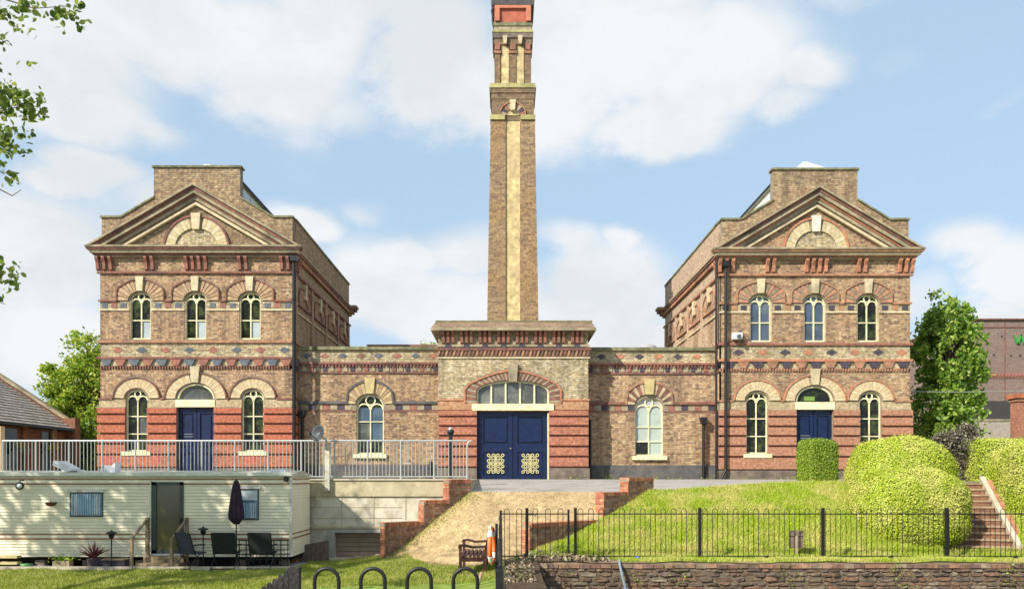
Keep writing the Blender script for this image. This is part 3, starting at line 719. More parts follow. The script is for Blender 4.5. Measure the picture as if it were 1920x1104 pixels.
    lay = [(0, 4, .44, M_stoned), (4, 10, .36, M_dkred), (10, 17, .33, M_stoned), (17, 21, .24, M_dkred if red else M_orange), (21, 28, .2, M_stoned), (28, 30.5, .13, M_dkred if red else M_stoned), (30.5, 36, .15, M_stone)]
    for s in (-1, 1):
        for t0, t1, d_, mm in lay:
            def pt(t, q):
                # point on the rake at vertical offset t; q 0 apex, 1 foot
                run = (by_ - t) / by_ * bx_ if q else 0
                return (u(ax + s * run), z(ay + t + (by_ - t if q else 0)))
            p0 = pt(t0, 0); p1 = pt(t0, 1); p2 = pt(t1, 1); p3 = pt(t1, 0)
            MB().prism(fr, [p0, p1, p2, p3], -.02, d_).build('raking_moulding', mm, root)
    # tympanum with a blind round arch
    tri = lambda zz: (lambda py: None if py < 389 else (u(ax - (py - 386) / (by_ - 36) * (bx_ - 62)), u(ax + (py - 386) / (by_ - 36) * (bx_ - 62))))(VY - (zz - EYE - zoff) * 50)
    MB().prism(fr, [(u(ax - 135), z(465)), (u(ax + 135), z(465)), (u(ax), z(388))], -.03, .0).build('tympanum', M_mort, root)
    ty = Ho(c, z(465), ell(1.25, 1.22))
    bricks(fr, [(tri, None, z(465), z(388))], [ty], M_brown if not red else M_gable, root)
    hood(fr, root, c, z(464.4), ell(.80, .72), ell(1.17, 1.14), 19, [M_stone, mat('tympanum_buff', (.50,.42,.24), .85, .2, 9)], rim=M_dkred if red else M_orange, key=(.36, z(431), z(401)), keymat=key2, d=.06, gapf=.02, rimw=.07, name='tympanum_arch')
    bricks(fr, [(lambda zz: (c - .8 * math.sqrt(max(0, 1 - ((zz - z(465)) / .72) ** 2)), c + .8 * math.sqrt(max(0, 1 - ((zz - z(465)) / .72) ** 2))), None, z(465), z(430))], [], M_yel, root)
    # windows and door
    for i, o in enumerate(ups):
        pn = [M_pane, M_panew, M_pane, M_pane, M_pane] if red else ([M_paneb] * 5 if i < 2 else [M_pane] * 5)
        window(fr, root, o, [z(600)], pn, sill=False)
        MB().box(fr, o.cu - .41, o.cu - .37, o.zb, o.zs, -.14, -.02).build('window_jamb', M_stone, root)
        MB().box(fr, o.cu + .37, o.cu + .41, o.zb, o.zs, -.14, .015).build('window_jamb', M_stone, root)
    for i, o in enumerate(lows):
        window(fr, root, o, [z(813), z(780)], [M_pane, M_pane, M_pane, M_paneg if (red and i == 0) else M_pane, M_pane, M_pane, M_pane])
    du = door
    dr = thing_door(fr, root, du.cu, .68, base, z(766), -.16, 4)
    MB().box(fr, du.cu - .74, du.cu + .74, z(763), z(749), -.14, .06).build('door_lintel', M_cream, root)
    MB().prism(fr, [(du.cu + .68 * math.cos(math.pi * i / 20), du.zs - .02 + .54 * math.sin(math.pi * i / 20)) for i in range(21)], -.15, -.13).build('fanlight', M_paneg if red else M_pane, root)
    fm = MB(); A = [math.pi * i / 20 for i in range(21)]
    fm.strip(fr, [(du.cu + .70*math.cos(t), du.zs + .56*math.sin(t)) for t in A], [(du.cu + .64*math.cos(t), du.zs + .50*math.sin(t)) for t in A], -.14, -.02).build('fanlight_frame', M_cream, root)
    if not red:
        MB().box(fr, du.cu - .35, du.cu + .05, z(746), z(738), -.128, -.10).build('exit_sign', mat('green_yellow_sign', (.16,.27,.06), .5, .1, 5), root)
    # glazed roof lantern running back between the gables
    lx0, lx1 = u(289.5), u(448.5)
    MB().bx(lx0 + .1, lx1 - .1, D + .4, D + 9.8, z(405), z(338)).build('lantern', M_cream, root)
    sx = lx1 - .1 if inner > 0 else lx0 + .1
    for i in range(9):
        y0 = D + .55 + i * 1.02
        MB().bx(min(sx, sx + inner * .03), max(sx, sx + inner * .03), y0, y0 + .86, z(400), z(345)).build('lantern_pane', mat('blue_lantern_glass', (.35,.48,.60), .1, .15, 1, spec=.8) if inner > 0 else mat('white_lantern_glass', (.62,.62,.64), .15, .1, 1, spec=.7), root)  # left lantern panes are plain blue, right ones white
    rf = MB(); mid = (lx0 + lx1) / 2 - (.25 if not red else 0)
    rf.prism(F(0, D + .35, 1, 0, 0, -1), [(lx0, z(338)), (lx1, z(338)), (lx1, z(334)), (mid + .06, z(304 if not red else 309)), (mid - .06, z(304 if not red else 309)), (lx0, z(334))], -9.5, 0)
    rf.build('lantern_roof', mat('grey_lead_roof', (.30,.31,.28), .6, .15, 3) if red else mat('pale_glass_roof', (.62,.63,.6), .4, .1, 3), root)
    for xe in (lx0 + .02, lx1 - .02): MB().tube([(xe, D + .38, z(335)), (xe, D + 9.8, z(335))], .06, 6).build('lantern_gutter', M_black, root)
    fx = X(1510 if not red else 388, 34); fw = .55 if not red else .35; zz0, zz1 = Z(322, 34), Z(303.5 if not red else 308, 34); mb = MB()
    mb.v = [(fx - fw, 33.6, zz0), (fx + fw * 1.4, 33.6, zz0), (fx + fw * 1.4, 35, zz0), (fx - fw, 35, zz0), (fx - .1, 34, zz1), (fx + .1, 34, zz1)]; mb.f = [(0,1,5,4), (1,2,5), (2,3,4,5), (3,0,4), (3,2,1,0)]
    mb.build('ridge_ventilator', mat('white_lead', (.5,.5,.48), .6, .1, 4), root)
    for s in (-1, 1):   # slated slopes under the lantern
        xa, xb = (L + .3, lx0 + .12) if s < 0 else (R - .3, lx1 - .12)
        MB().prism(F(0, D + .35, 1, 0, 0, -1), [(xa, z(430)), (xb, z(400)), (xb, z(395)), (xa, z(425))], -10.1, 0).build('roof_slope', mat('slate', (.09,.09,.10), .7, .2, 5), root)
    return root, u, z

def thing_door(fr, root, cu, hw, zb, zt, d, npan):
    o = MB().box(fr, cu - hw - .05, cu + hw + .05, zb, zt + .03, d - .04, d).build('door', M_navy, root)
    for s in (-1, 1):
        a, b = (cu - hw, cu - .012) if s < 0 else (cu + .012, cu + hw)
        lf = MB(); st = .11; w = b - a; H = zt - zb
        zs = [0, .09, .36, .43, .93, 1.0]
        lf.box(fr, a, a + st, zb, zt, d, d + .05).box(fr, b - st, b, zb, zt, d, d + .05)
        for q0, q1 in ((0, .09), (.40, .47), (.94, 1)): lf.box(fr, a + st, b - st, zb + H*q0, zb + H*q1, d, d + .048)
        l = lf.build('door_leaf', M_navy, o)
        for q0, q1 in ((.12, .37), (.50, .91)):
            MB().box(fr, a + st + .05, b - st - .05, zb + H*q0, zb + H*q1, d, d + .032).build('door_panel', M_navy, o)
    for q in (.62, .655): MB().box(fr, cu - hw + .2, cu - .14, zb + (zt - zb) * q, zb + (zt - zb) * q + .012, d + .05, d + .056).build('letter_rail', M_galv, o)
    MB().ball(fr.p(cu + .07, zb + (zt - zb) * .44, d + .07), .03, 6).build('handle', mat('brass', (.5,.4,.2), .4, .1, 5, metal=.8), o)
    return o

PL, uL, zL = pavilion(369, 3.62, 0.0, 1, 'left two storey brick pavilion with pediment, red banded ground floor and dark upper windows', True, M_stone)
PR, uR, zR = pavilion(1529, 3.54, -.09, -1, 'right two storey brown brick pavilion with orange edged arches, beside the clipped hedges', False, mat('white_keystone', (.62,.58,.50), .8, .1, 5))
def pipe(root_fn, pts, r, label=None, cat='drainpipe', m=None, root=None, name='downpipe'):
    o = MB().tube(pts, r, 8).build(name, m or M_black, root)
    return o
# ---- rainwater pipes are parts of the pavilions
pipe(None, [(uL(553), 29.86, zL(484)), (uL(553), 29.86, zL(880)), ], .07, root=PL)
MB().bx(uL(553) - .12, uL(553) + .12, 29.74, 29.98, zL(492), zL(482)).build('hopper', M_black, PL)
for y in (560, 640, 760): MB().tube([(uL(553), 29.86, zL(y)), (uL(553), 29.86, zL(y + 4))], .09, 8).build('pipe_collar', M_black, PL)
pr1 = X(1361, 29.8)
pipe(None, [(pr1, 29.82, zR(490)), (pr1, 29.82, zR(875)), (pr1 - .04, 29.80, zR(880)), (pr1 - .26, 29.78, zR(900)), (pr1 - .28, 29.76, -.1)], .055, root=PR)
pipe(None, [(X(1346, 29.9) - .02, 30.05, zR(482)), (X(1346, 29.9) - .02, 30.05, -.1)], .045, root=PR)
MB().bx(pr1 - .12, pr1 + .12, 29.7, 29.98, zR(498), zR(488)).build('hopper', M_black, PR)
# floodlight / alarm camera on the right pavilion
fl = thing('security_camera', (X(1383, 29.9), 29.95, zR(626)), 'small white security camera box bracketed on the right pavilion beside its upper left window', 'security camera')
MB().bx(X(1374, 29.8), X(1391, 29.8), 29.72, 29.98, zR(633), zR(621)).build('housing', mat('white_plastic', (.68,.70,.72), .4, .05, 5), fl)
MB().tube([(X(1383, 29.8), 29.72, zR(628)), (X(1384, 29.8), 29.6, zR(629))], .075, 10).build('lens', mat('grey_lens', (.12,.13,.15), .2, .1, 5, spec=.8), fl)
MB().tube([(X(1389, 29.8), 30.0, zR(619)), (X(1389, 29.8), 29.7, zR(617)), (X(1394, 29.8), 29.66, zR(616))], .025, 6).build('bracket_arm', M_black, fl)

# ================================================================ LINK WINGS
def wing(x0p, x1p, wpx, hoodw, zo, label, right):
    D = 30.55; fr = front(D); u = lambda p: X(p, D); z = lambda p: Z(p, D) + zo
    L, R = u(x0p), u(x1p); base = -.12
    root = thing('link_wing', ((L + R) / 2, D, 0), label, 'building', None)
    op = Op(u(wpx), .52 if not right else .54, z(851 if not right else 853), z(764), .50 if not right else .42)
    wall_slab(fr, L, R, base, z(652), [op], M_mort, root)
    MB().bx(L, R, D + .25, D + 9, base, z(656)).build('core', M_wall, root)
    pol = [(.86, 0), (.80, .48), (.5, .72), (.22, .82), (-.22, .82), (-.5, .72), (-.80, .48), (-.86, 0)]
    H = Ho(op.cu, z(757), ray([(a * 1.06, b * 1.06) for a, b in pol]))
    hood(fr, root, op.cu, z(757), ell(.56, .40), ray(pol), 17, [M_yel2, mat('arch_brown', (.36,.24,.14), .85, .2, 9)] if not right else [mat('arch_dull_stone', (.46,.36,.23), .85, .2, 9), M_dkred], rim=M_plinthd if not right else M_orbrown, key=(.40, z(738), z(709)), keymat=mat('buff_keystone', (.52,.42,.20), .85, .15, 6, dirt=(.32,.25,.13)), gapf=.08, rimw=.07)
    bricks(fr, [(L, R, z(752), z(699)), (L, R, z(870), z(771))], [op, H], M_brown, root)
    bricks(fr, [(L, R, z(679), z(656))], [], M_yel, root)
    MB().box(fr, L, R, z(656), z(650), -.4, .10).build('coping', M_moss, root)
    n = 8 if not right else 7; w = (R - L) / n
    for i in range(n - 1 if right else n):
        diamond(fr, root, L + (i + .7) * w, z(667), .17, .095, (M_blue, M_terra)[i % 2] if not right else (M_blued, M_orange)[i % 2])
    band(fr, L, R, z(683), z(679), .09, M_dkred if not right else M_terra, root)
    band(fr, L, R, z(700), z(697.5), .06, M_dkred, root)
    n = 21; w = (R - L) / n
    for i in range(n): MB().box(fr, L + (i + .22) * w, L + (i + .78) * w, z(696), z(684), 0, .03).build('chequer_brick', (M_blued, M_stoned, M_terra, M_stoned)[i % 4], root)
    dm = MB()
    for i in range(int((R - L) / .13)): dm.box(fr, L + i * .13 + .03, L + i * .13 + .09, z(688), z(683), 0, .07)
    dm.build('dentil_course', M_dkred, root, kind='stuff')
    band(fr, L, R, z(757), z(752), .07, M_plinthd if not right else M_dkred, root, 'string_course', [op, H])
    band(fr, L, R, z(771.5), z(769), .03, M_dkred, root, 'string_course', [op])
    bl = MB()
    n = 20; w = (R - L) / n
    for i in range(n):
        a, b = L + i * w + .01, L + (i + 1) * w - .01; g = (op.cu - .56, op.cu + .56)
        if b > g[0] and a < g[1]: continue
        MB().box(fr, a, b, z(768), z(758), 0, .014).build('chequer_brick', (M_terra, M_stoned, M_blued, M_stoned)[i % 4], root)
    band(fr, L, R, base, z(871), .07, M_plinthd, root, 'plinth')
    pn = [M_pane, M_pane, M_paneg, M_paneb, M_paneb, M_paneb, M_pane] if not right else [M_pane, M_panel, M_panel, M_panel, M_panel, M_panel, mat('purple_grey_glass', (.42,.40,.44), .2, .15, 3, spec=.7)]
    window(fr, root, op, [z(825), z(790)] if not right else [z(826), z(799)], pn)
    return root, u, z
M_yel2 = mat('arch_yellow_brick', (.50,.38,.20), .85, .2, 9)
WL, _, _ = wing(551, 823, 694, 0, 0, 'low brown brick link wing with one arched window behind the grey railing', False)
WR, _, _ = wing(1102, 1353, 1217, 0, -.03, 'low brown brick link wing with a pale glazed window, right of the blue doors', True)
D = 30.4
def hopper_pipe(px, y0, y1, root, D=30.35, r=.06):
    MB().tube([(X(px, D), D, Z(y0, D)), (X(px, D), D, Z(y1, D))], r, 8).build('downpipe', M_black, root)
    MB().prism(front(D), [(X(px, D) - .09, Z(y0 + 6, D)), (X(px, D) + .09, Z(y0 + 6, D)), (X(px, D) + .14, Z(y0 - 6, D)), (X(px, D) - .14, Z(y0 - 6, D))], -.12, .12).build('hopper', M_black, root)
hopper_pipe(567, 776, 893, WL); hopper_pipe(1319, 788, 896, WR)
MB().tube([(X(1107, 30.3), 30.42, Z(786, 30.3)), (X(1107, 30.3), 30.42, -.1)], .05, 8).build('downpipe', M_black, WR)

# ================================================================ ENTRANCE BLOCK
def entrance():
    D = 29.7; fr = front(D); u = lambda p: X(p, D); z = lambda p: Z(p, D); base = -.12
    L, R = u(822), u(1103); c = u(961.5)
    root = thing('entrance_block', (c, D, 0), 'tall central entrance block with double blue doors under a heavy bracketed cornice', 'building')
    op = Op(c, u(1029) - c, base, z(734), .40)
    wall_slab(fr, L, R, base, z(620), [op], M_mort, root)
    MB().bx(L + .01, R - .01, D + .24, D + 6, base, z(622)).build('core', M_wall, root)
    pts = []
    hw = (1050 - 961.5) / 50 * D / 30
    arc = [(hw, -.02), (hw, .60)]
    for i in range(1, 12):
        t = i / 12; x = hw * (1 - t); arc.append((x, .60 + .55 * math.sin(t * math.pi / 2)))
    arc.append((0, 1.15)); out = arc + [(-x, y) for x, y in arc[::-1][1:]]
    cz = z(755)
    o = hood(fr, root, c, cz, ray([(op.hw + .03, -.02), (op.hw + .03, .42)] + [((op.hw + .03) * math.cos(math.pi*i/16), .42 + .42*math.sin(math.pi*i/16)) for i in range(1, 16)] + [(-op.hw - .03, .42), (-op.hw - .03, -.02)]), ray(out), 49, [mat('arch_grey_brick', (.34,.27,.18), .85, .2, 9), M_dkred, mat('arch_grey_brick2', (.30,.22,.15), .85, .2, 9), M_dkred], rim=M_orange, d=.05, gapf=.08, rimw=.06, name='door_arch')
    MB().prism(fr, [(c - .15, z(716)), (c + .15, z(716)), (c + .19, z(683)), (c - .19, z(683))], 0, .16).build('keystone', M_stoned, o)
    H = Ho(c, cz, ray([(a * 1.04, b * 1.06) for a, b in out]))
    bricks(fr, [(L, R, z(749), z(672))], [op, H], M_yel, root)
    band(fr, L, R, z(876), z(768), .012, M_dkred, root, 'recessed_band', [op])  # groove shade painted in by the dark red backing
    ybb = [768, 781, 799, 817, 837, 856, 876]
    MR = brick_mat('red_rustic_centre', (.43,.18,.105), (.36,.135,.085), (.34,.17,.11), stain_amt=.3, stain=(.2,.09,.07))
    for y1, y0 in zip(ybb[:-1], ybb[1:]): band(fr, L, R, z(y0) + .05, z(y1) - .03, .085, MR, root, 'rusticated_band', [op])
    band(fr, L - .02, R + .02, z(768), z(751), .04, brick_mat('orange_impost', (.48,.27,.15), (.42,.22,.12), (.38,.25,.16), stain_amt=.3), root, 'impost_band', [op])
    band(fr, L - .05, R + .05, z(751), z(748), .07, M_orange, root, 'string_course', [op, H])
    band(fr, L - .05, R + .05, base, z(877), .06, M_plinth, root, 'plinth', [op])
    # zigzag dentils
    band(fr, L - .06, R + .06, z(672), z(669), .05, M_stone, root)
    n = 40; w = (R - L + .1) / n
    for i in range(n):
        a = L - .05 + i * w
        MB().prism(fr, [(a, z(668)), (a + w * .55, z(668)), (a + w, z(657)), (a + w * .45, z(657))], 0, .08).build('dentil', M_dkred if i % 2 else M_orbrown, root)
    bricks(fr, [(L, R, z(669), z(622))], [], M_yel, root)
    band(fr, L - .10, R + .10, z(657), z(653), .10, M_dkred, root)
    band(fr, L - .05, R + .05, z(650), z(646), .05, M_stoned, root)
    for g in range(8):
        for i in range(3):
            uc = L + .12 + (R - L - .24) * (g * 3 + i * .78 + .3) / 23.4
            MB().prism(F(uc, D, 0, -1, 1, 0), [(0, z(645)), (.10, z(643)), (.14, z(632)), (.26, z(626)), (.26, z(622)), (0, z(622))], -.05, .05).build('bracket', M_terra, root)
        uc = L + .12 + (R - L - .24) * (g * 3 + 1.1) / 23.4
        MB().box(fr, uc - .11, uc + .11, z(655), z(646), 0, .06).build('chequer_brick', M_blued, root)
    # heavy slab cornice with sloped top
    c0, c1 = u(809) , u(1116)
    MB().box(fr, c0, c1, z(622), z(617), -6.0, .34).build('cornice', M_stoned, root)
    m = MB(); a, b = c0 + .02, c1 - .02; a2, b2 = u(817), u(1109)
    m.hexa([(a, D-.32, z(617)), (b, D-.32, z(617)), (b2, D+.15, z(601)), (a2, D+.15, z(601)), (a, D+6, z(617)), (b, D+6, z(617)), (b2, D+5.6, z(601)), (a2, D+5.6, z(601))])
    m.build('cornice_weathering', brick_mat('weathered_cap', (.27,.18,.12), (.20,.13,.09), (.30,.25,.16), bw=.3, bh=.11, stain_amt=.5), root)
    MB().box(fr, u(816), u(1111), z(602), z(599.5), -5.6, -.1).build('coping', M_moss, root)
    # lintel, fanlight, doors
    MB().box(fr, u(885), u(1038), z(769.5), z(757), -.1, .10).build('door_lintel', M_cream, root)
    A = [math.pi * i / 24 for i in range(25)]
    fm = MB().strip(fr, [(c + op.hw*math.cos(t), op.zs + .40*math.sin(t)) for t in A], [(c + (op.hw-.05)*math.cos(t), op.zs + .35*math.sin(t)) for t in A], -.14, -.05)
    fb0 = z(757); fm.box(fr, c - op.hw, c - op.hw + .05, fb0, op.zs, -.14, -.05).box(fr, c + op.hw - .05, c + op.hw, fb0, op.zs, -.14, -.05)
    for k in range(1, 5):
        x = -op.hw + 2 * op.hw * k / 5; fm.box(fr, c + x - .03, c + x + .03, fb0, op.zs + .38 * math.sqrt(1 - (x / op.hw) ** 2), -.14, -.06)
    f = fm.build('fanlight', M_cream, root)
    for k in range(5):
        xa, xb = -op.hw + 2*op.hw*k/5 + .02, -op.hw + 2*op.hw*(k+1)/5 - .02; top = lambda x: .38 * math.sqrt(max(0, 1 - (x/op.hw)**2))
        P = [(c+xa, fb0), (c+xb, fb0)] + [(c + xb + (xa-xb)*i/6, op.zs + top(xb + (xa-xb)*i/6)) for i in range(7)]
        MB().prism(fr, P, -.13, -.12).build('pane', M_paneg, f)
    d = -.16; zb, zt = -.03, z(774); hw = op.hw - .05
    dr = MB().box(fr, c - op.hw, c + op.hw, base, zt + .04, d - .04, d).build('double_door', M_navy, root)
    MB().box(fr, c + op.hw - .05, c + op.hw, base, zt, d, d + .16).build('door_jamb', M_cream, root)
    MB().box(fr, c - op.hw, c - op.hw + .04, base, zt, d, d + .16).build('door_jamb', M_navy, root)
    gold = mat('cream_gold_ironwork', (.62,.56,.27), .5, .1, 9)
    for s in (-1, 1):
        a, b = (c - hw + .02, c - .012) if s < 0 else (c + .012, c + hw)
        lf = MB(); H = zt - zb; st = .16
        lf.box(fr, a, a + st, zb, zt, d, d + .06).box(fr, b - st, b, zb, zt, d, d + .06)
        for q0, q1 in ((0, .07), (.42, .53), (.95, 1)): lf.box(fr, a + st, b - st, zb + H*q0, zb + H*q1, d, d + .057)
        l = lf.build('door_leaf', M_navy, dr)
        MB().box(fr, a + st + .06, b - st - .06, zb + H*.57, zb + H*.91, d, d + .045).build('door_panel', M_navy, dr)
        MB().box(fr, a + st + .02, b - st - .02, zb + H*.08, zb + H*.41, d, d + .02).build('door_panel', M_navy, dr)
        # pierced ornamental grille
        g = MB(); gx = (a + b) / 2 - .0; gz_ = zb + H * .245; G = .30
        for i in range(-3, 4):
            for j in range(-3, 4):
                if (i + j) % 2 == 0:
                    x, y = gx + i * G / 3.4, gz_ + j * G / 2.9
                    g.strip(fr, [(x + .062*math.cos(t*2), y + .066*math.sin(t*2)) for t in A[::3]], [(x + .034*math.cos(t*2), y + .036*math.sin(t*2)) for t in A[::3]], d + .03, d + .06)
        g.box(fr, gx - .30, gx + .30, gz_ - .012, gz_ + .012, d + .03, d + .055).box(fr, gx - .012, gx + .012, gz_ - .35, gz_ + .35, d + .03, d + .056)
        g.build('door_grille', gold, dr)
    MB().ball(fr.p(c - .08, zb + H * .47, d + .09), .035, 6).build('handle', mat('brass', (.5,.4,.2), .4), dr)
    return root
entrance()

# ================================================================ CHIMNEY
def chimney():
    D = 32.2; cy = D + 1.0; u = lambda p: X(p, D); z = lambda p: Z(p, D)
    c = u(961.5); root = thing('chimney', (c, cy, z(600)), 'tall tapering square brick chimney with a yellow recessed strip and a red top', 'chimney')
    fr = front(D)
    MS = brick_mat('chimney_brick', (0.350,0.241,0.139), (0.190,0.126,0.086), (0.247,0.186,0.112), bw=.24, bh=.085, stain=(0.336,0.187,0.065), stain_amt=.5)
    MY = mat('yellow_strip_brick', (.57,.45,.23), .85, .3, 5, .2, dirt=(.44,.33,.19), dscale=.9)
    def fr4(x0, x1, y0, y1, m, name, inset=0):   # frustum; x half widths in px at y0 (lower) and y1 (upper)
        a, b = x0 * D / FP, x1 * D / FP
        mb = MB(); mb.hexa([(c-a, cy-a, z(y0)), (c+a, cy-a, z(y0)), (c+a, cy+a, z(y0)), (c-a, cy+a, z(y0)), (c-b, cy-b, z(y1)), (c+b, cy-b, z(y1)), (c+b, cy+b, z(y1)), (c-b, cy+b, z(y1))], ((3,2,1,0),(4,5,6,7),(0,1,5,4),(1,2,6,5),(2,3,7,6),(3,0,4,7)))
        return mb.build(name, m, root)
    def hw(y): return 41.5 + (48 - 41.5) * (y - 215) / 385
    # core holding the recessed strip, then two brick piers each face
    fr4(hw(640) - 3.2, hw(215) - 3.2, 640, 190, MY, 'recessed_strip')
    def pier(x0a, x1a, x0b, x1b, ya, yb, face):
        ha, hb = hw(ya) * D / FP, hw(yb) * D / FP; k = D / FP; t = .16; P = []
        def q(x, h, y, dep):
            if face == 0: return (c + x, cy - h + dep, z(y))
            if face == 1: return (c + x, cy + h - dep, z(y))
            if face == 2: return (c - h + dep, cy + x, z(y))
            return (c + h - dep, cy + x, z(y))
        mb = MB(); mb.hexa([q(x0a*k, ha, ya, 0), q(x1a*k, ha, ya, 0), q(x1b*k, hb, yb, 0), q(x0b*k, hb, yb, 0), q(x0a*k, ha, ya, t), q(x1a*k, ha, ya, t), q(x1b*k, hb, yb, t), q(x0b*k, hb, yb, t)])
        mb.build('brick_pier', MS, root)
    for face in range(4):
        e = 0 if face < 2 else 5
        for s in (-1, 1):
            xs = sorted([s * 13.5, s * (hw(640) - e)]); xt = sorted([s * 13.5, s * (hw(215) - e)])
            pier(xs[0], xs[1], xt[0], xt[1], 640, 215, face)
    # yellow imposts each side of the strip
    for s in (-1, 1):
        a, b = sorted([s * 15, s * 42.5]); k = D / FP
        MB().bx(c + a*k, c + b*k, cy - 44.5*k, cy + 44.5*k, z(223), z(214)).build('impost_block', mat('mossy_yellow_stone', (.42,.38,.17), .9, .2, 6, .3, dirt=(.2,.19,.08)), root)
    MYS = MATS['mossy_yellow_stone']
    MD = brick_mat('chimney_brick_dark', (0.281,0.187,0.109), (0.177,0.125,0.084), (0.208,0.156,0.092), bw=.24, bh=.085, stain=(0.104,0.083,0.050), stain_amt=.5)
    fr4(40, 40, 223, 160, MD, 'upper_shaft')
    k = D / FP; cyf = front(cy - 40 * k)
    hood(cyf, root, c, z(214), ell(.26, .24), ell(.50, .50), 9, [M_terra, M_blued, M_stoned], rim=M_orbrown, key=(.24, z(206), z(186)), d=.05, gapf=.06, rimw=.04, name='strip_arch')
    MB().prism(cyf, [(c + .27*math.cos(math.pi*i/16), z(214) + .25*math.sin(math.pi*i/16)) for i in range(17)], -.01, .02).build('strip_head', MY, root)
    for a, y0, y1, m in ((41, 183, 172, MD), (42.5, 172, 163, MD), (44, 163, 158.5, MYS), (42.5, 158.5, 154, MYS)): fr4(a, a, y0, y1, m, 'moulded_course')
    fr4(34.5, 34.5, 154, 60, MD, 'top_stage')
    sf = front(cy - 34.5 * k)
    for x in (-14.5, 14):
        MB().box(sf, c + (x - 7)*k, c + (x + 7)*k, z(152), z(82), 0, .03).build('yellow_panel', MY, root)
        MB().prism(sf, [(c + (x - 2.5)*k, z(79)), (c + (x + 2.5)*k, z(79)), (c + (x + 4.5)*k, z(64)), (c + (x - 4.5)*k, z(64))], 0, .16).build('keystone', M_stone, root)
    for x, w in ((-29, 11), (0, 13), (28.5, 11)):
        MB().box(sf, c + (x - w/2 - 1)*k, c + (x + w/2 + 1)*k, z(96), z(90), 0, .10).build('capital', M_orbrown, root)
        MB().box(sf, c + (x - w/2)*k, c + (x + w/2)*k, z(152), z(96), 0, .06).build('pilaster', MD, root)
        MB().box(sf, c + (x - w/2 + 1)*k, c + (x + w/2 - 1)*k, z(90), z(78), 0, .13).build('capital', M_terra, root)
    for a, y0, y1, m in ((36, 78, 66, MD), (38, 66, 56, M_plinth), (38.8, 56, 52, MYS), (35.5, 52, 43, M_stoned), (37, 43, 36.5, M_moss)): fr4(a, a, y0, y1, m, 'moulded_course')
    fr4(34, 36, 36.5, 5, mat('red_terracotta_panel', (.44,.13,.08), .8, .15, 5, .2), 'red_crown')
    rf = front(cy - 36 * k)
    MB().box(rf, c - 34*k, c - 25*k, z(35), z(6), 0, .08).box(rf, c + 25*k, c + 34*k, z(35), z(6), 0, .08).box(rf, c - 25*k, c + 25*k, z(11), z(6), 0, .08).build('crown_frame', mat('orange_crown', (.52,.19,.11), .8, .15, 6), root)
    fr4(39, 41, 5, -6, M_plinthd, 'cap')
    MB().tube([(c - 37*k, cy - 38*k, z(8)), (c - 40*k, cy - 38*k, z(16)), (c - 37.5*k, cy - 37*k, z(27))], .035, 6).build('corner_bracket', M_blued, root)
    fr4(34, 33, -6, -40, MD, 'cap_stage')
chimney()
# ================================================================ FAR BUILDINGS
def rear():
    o = thing('rear_roof', (X(750, 44), 44, 3), 'low red brown ridge of a rear roof seen above the left link wing', 'roof')
    MB().prism(front(43), [(X(676, 43), 3), (X(830, 43), 3), (X(822, 43), Z(646, 43)), (X(690, 43), Z(646, 43))], -4, 0).build('roof_slope', mat('red_brown_tiles', (.24,.13,.10), .85, .2, 4, .2), o)
    MB().bx(X(676, 43), X(826, 43), 44.8, 45.1, Z(646, 44), Z(641, 44)).build('ridge_tiles', M_dkred, o)
    MB().bx(X(676, 43), X(826, 43), 43.1, 47, 0, 3).build('wall', M_wall, o)
    d = thing('roof_dome', (X(1214, 43), 43, 3), 'small grey dome just showing over the right link wing', 'roof light')
    MB().lathe((X(1214, 43), 43, Z(660, 43)), [(.55, 0), (.5, .25), (.35, .38), (.12, .44), (.01, .45)], 16).build('dome', mat('grey_dome', (.35,.36,.36), .5, .1, 3), d, smooth=True)
    MB().bx(X(1200, 43), X(1228, 43), 42.5, 43.5, 0, Z(660, 43)).build('kerb_wall', M_wall, d)
rear()
